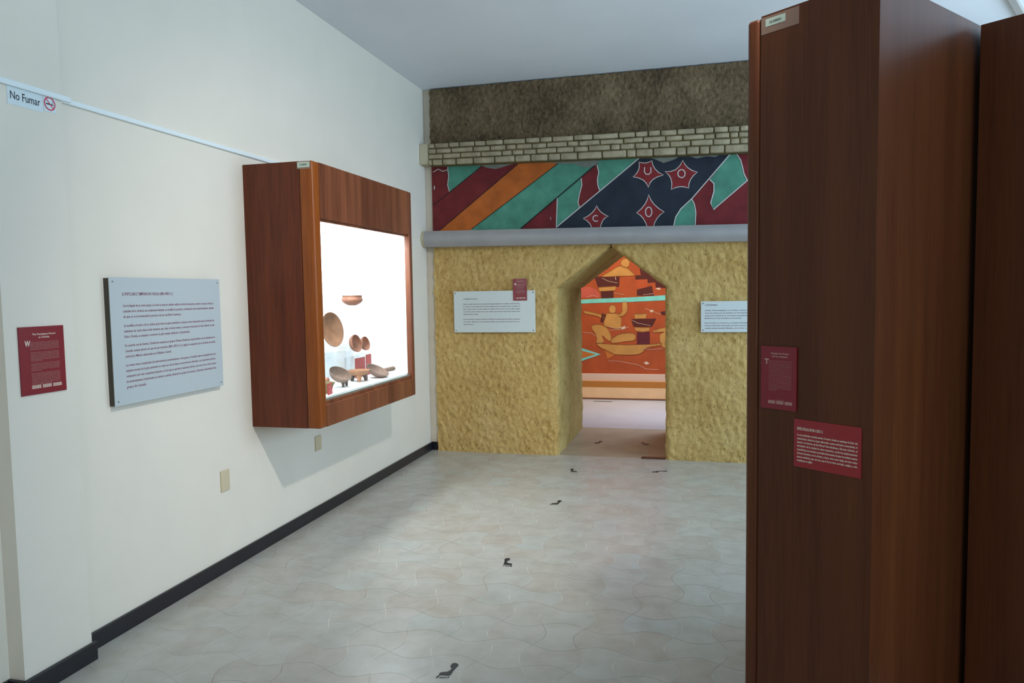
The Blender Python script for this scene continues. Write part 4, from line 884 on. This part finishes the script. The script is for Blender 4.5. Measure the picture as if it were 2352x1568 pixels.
def cab_loc(x, y, z):
    return Matrix.Translation((0.486, 2.348, 0)) @ Matrix.Rotation(CA, 4, 'Z') @ Vector((x, y, z))
def cab_sign(y, z): return tuple(cab_loc(0, y, z))
# guide sign (right = -y, normal = -x in the cabinet's axes)
guide_sign('cabinet_text_sign', 'narrow crimson English text sign, upper sign on the tall cabinet side', (-.0056, .129, 0), -Ly, Z_, -Lx, .130, .207, 'T', ['Cholula the Potter', 'and its ceramics'], ENG,
           cab_sign(.247, 1.162), CA, m_red, m_inkp, True, ((17, .03, .38),), th=.005)
ts = thing('cabinet_label', 'wide red Spanish text label, lower sign on the tall cabinet side', 'sign', cab_sign(.255, .984), CA)
bm = bmesh.new(); RM = Matrix.Rotation(R(-0.0), 4, 'X')
box(bm, -.003, 0, -.222, 0, 0, .155, bev=.001); obj('plate', bm, m_redd, ts, local=True)
T = [('ENTRE CHOLULA DE 900 A 1200 D. C.', .0125, .121, .0085, .088, .03)]
T += para(['La gran pirámide continúa siendo el centro donde se sustituye el inicio del', 'asentamiento. Según los mapas elaborados, nuevos migrantes comerciantes, el', 'interior. Los barrios de San Miguel Tianguisnahuac y San Juan Calvario, el',
 'alrededor de la ciudad en este momento, según las exploraciones', 'arqueológicas, en contextos controlados (fragmentos de ajuar de tumbas) rescates', 'diversos, funerarios, con la ofrenda, y restos, otros como vasijas, así como restos', 'para la cerámica que, tal vez, sea la de un lugar sagrado, vasijas y, más', 'reutilizados en vajillas.'], .0125, .102, .198, .0062, .0118, .27, .03)
text_lines(T, (-.003, 0, 0), -Ly, Z_, -Lx, .2, 'lettering', ts, m_inkw, True)
il = thing('inventory_label', 'paper inventory label under tape at the top of the tall cabinet', 'label', cab_sign(.37, 2.40), CA)
obj('tape', BX(-.0007, 0, -.118, .016, -.020, .034), m_tape, il, local=True)
obj('paper', BX(-.0013, -.0007, -.071, 0, .002, .026), m_sticker, il, local=True)
text_lines([('10-345021', .015, .010, .007, .042, .02)], (-.0013, 0, 0), -Ly, Z_, -Lx, .07, 'lettering', il, m_black, True)
# second cabinet standing against it
cb = thing('display_cabinet', 'very dark cabinet at right edge standing against the tall mahogany cabinet', 'display case', tuple(cab_loc(.64, -.02, 0)), CA)
obj('side_panel', BX(0, .024, -1.0, 0, .09, 2.425, bev=.0015), m_woodd, cb, local=True)
obj('side_panel', BX(.58, .604, -1.0, 0, .09, 2.425, bev=.0015), m_woodd, cb, local=True)
obj('back_panel', BX(.024, .58, -.022, -.001, .09, 2.424), m_woodd, cb, local=True)
obj('front_panel', BX(.024, .58, -.999, -.978, .09, 2.424), m_woodd, cb, local=True)
obj('top_panel', BX(.024, .58, -.978, -.022, 2.40, 2.423), m_woodd, cb, local=True)
obj('plinth', BX(.03, .57, -.97, -.03, 0, .09), m_black, cb, local=True)

# ------------------------------------------------------------------ small things on floor and ceiling
bm = bmesh.new()
dd = Vector((.17, .33, 0)).normalized(); pp = Vector((-dd.y, dd.x, 0))
p0 = Vector((1.95, 5.70, 0)); p1 = Vector((2.62, 6.84, 0))
MR = Matrix(((pp.x, dd.x, 0, p0.x), (pp.y, dd.y, 0, p0.y), (0, 0, 1, ZC - .03), (0, 0, 0, 1)))
box(bm, -.025, .025, 0, (p1 - p0).length - .06, 0, .03, bev=.004, M=MR); fixn(bm)
tag(obj('ceiling_raceway', bm, m_concrete, loc=tuple(p0 + Vector((0, 0, ZC - .03)))), 'grey raceway on the ceiling above the very dark cabinet', 'raceway')
tag(obj('threshold_strip', BX(-.556, -.338, 6.815, 6.90, -.001, .004, bev=.001), m_base, loc=(-.445, 6.86, 0)), 'dark metal strip on floor at right of doorway', 'threshold')
SOLE = [[-0.9, 2.7], [-0.9, 4.8], [-0.4, 5.7], [0.5, 6.0], [1.6, 5.5], [2.2, 4.7], [2.3, 3.7], [2.1, 2.7], [1.9, 1.1], [1.7, -0.4], [1.7, -1.9], [1.7, -3.5], [1.5, -4.4], [0.8, -4.7], [-0.8, -4.8], [-2.6, -5.0], [-3.1, -4.6], [-3.4, -3.7], [-3.2, -2.9], [-2.2, -2.2], [-0.7, -1.7], [-0.1, -0.8], [0.3, 0.3], [0.2, 1.3], [-0.3, 2.0]]
TOES = [((-3.2, -7.0), (-2.9, -5.4), .42), ((-1.85, -7.0), (-1.65, -6.1), .3), ((-.9, -6.9), (-.65, -6.0), .3), ((.05, -6.6), (.35, -5.7), .3), ((1.2, -6.3), (1.45, -5.5), .3)]
def footprint(x, y, mirror, rz, label):
    t = thing('footprint_sticker', label, 'floor sticker', (x, y, .0004), rz, 'footprint stickers on the floor')
    k = -.01 if mirror else .01
    P_ = [(p[0] * k, p[1] * .01) for p in SOLE]
    bm = bmesh.new(); poly_prism(bm, P_, Matrix(), .0006); fixn(bm); obj('sole', bm, m_decal, t, local=True)
    for a, b, r_ in TOES:
        A_ = Vector((a[0] * k, a[1] * .01)); B2 = Vector((b[0] * k, b[1] * .01)); d = (B2 - A_).normalized(); n_ = Vector((-d.y, d.x)); pts = []
        for q in range(7):
            an = PI / 2 + PI * q / 6; e_ = A_ + r_ * .01 * (math.cos(an) * d + math.sin(an) * n_); pts.append((e_.x, e_.y))
        for q in range(7):
            an = -PI / 2 + PI * q / 6; e_ = B2 + r_ * .01 * (math.cos(an) * d + math.sin(an) * n_); pts.append((e_.x, e_.y))
        bm = bmesh.new(); poly_prism(bm, pts, Matrix(), .0006); fixn(bm); obj('toe', bm, m_decal, t, local=True)
footprint(-1.016, 2.791, False, 0, 'black footprint sticker nearest the camera on the tiled floor')
footprint(-1.098, 4.027, True, R(6), 'black footprint sticker second from camera, sole curving right')
footprint(-1.045, 5.27, False, R(-4), 'black footprint sticker third from camera in the middle of the floor')
footprint(-1.100, 6.26, True, R(10), 'black footprint sticker just before the doorway, left one')
footprint(-.355, 6.36, True, R(-75), 'black footprint sticker just before the doorway, right one turned sideways')
footprint(-1.041, 7.50, False, R(-8), 'black footprint sticker inside the passage, left one')
footprint(-.580, 7.51, True, R(20), 'black footprint sticker inside the passage, right one')
tag(obj('floor_marker', BX(-1.50, -1.24, 10.27, 10.31, 0, .002), m_decal, loc=(-1.37, 10.29, 0)), 'thin dark strip on far room floor before the bench', 'floor sticker')

flush_text()
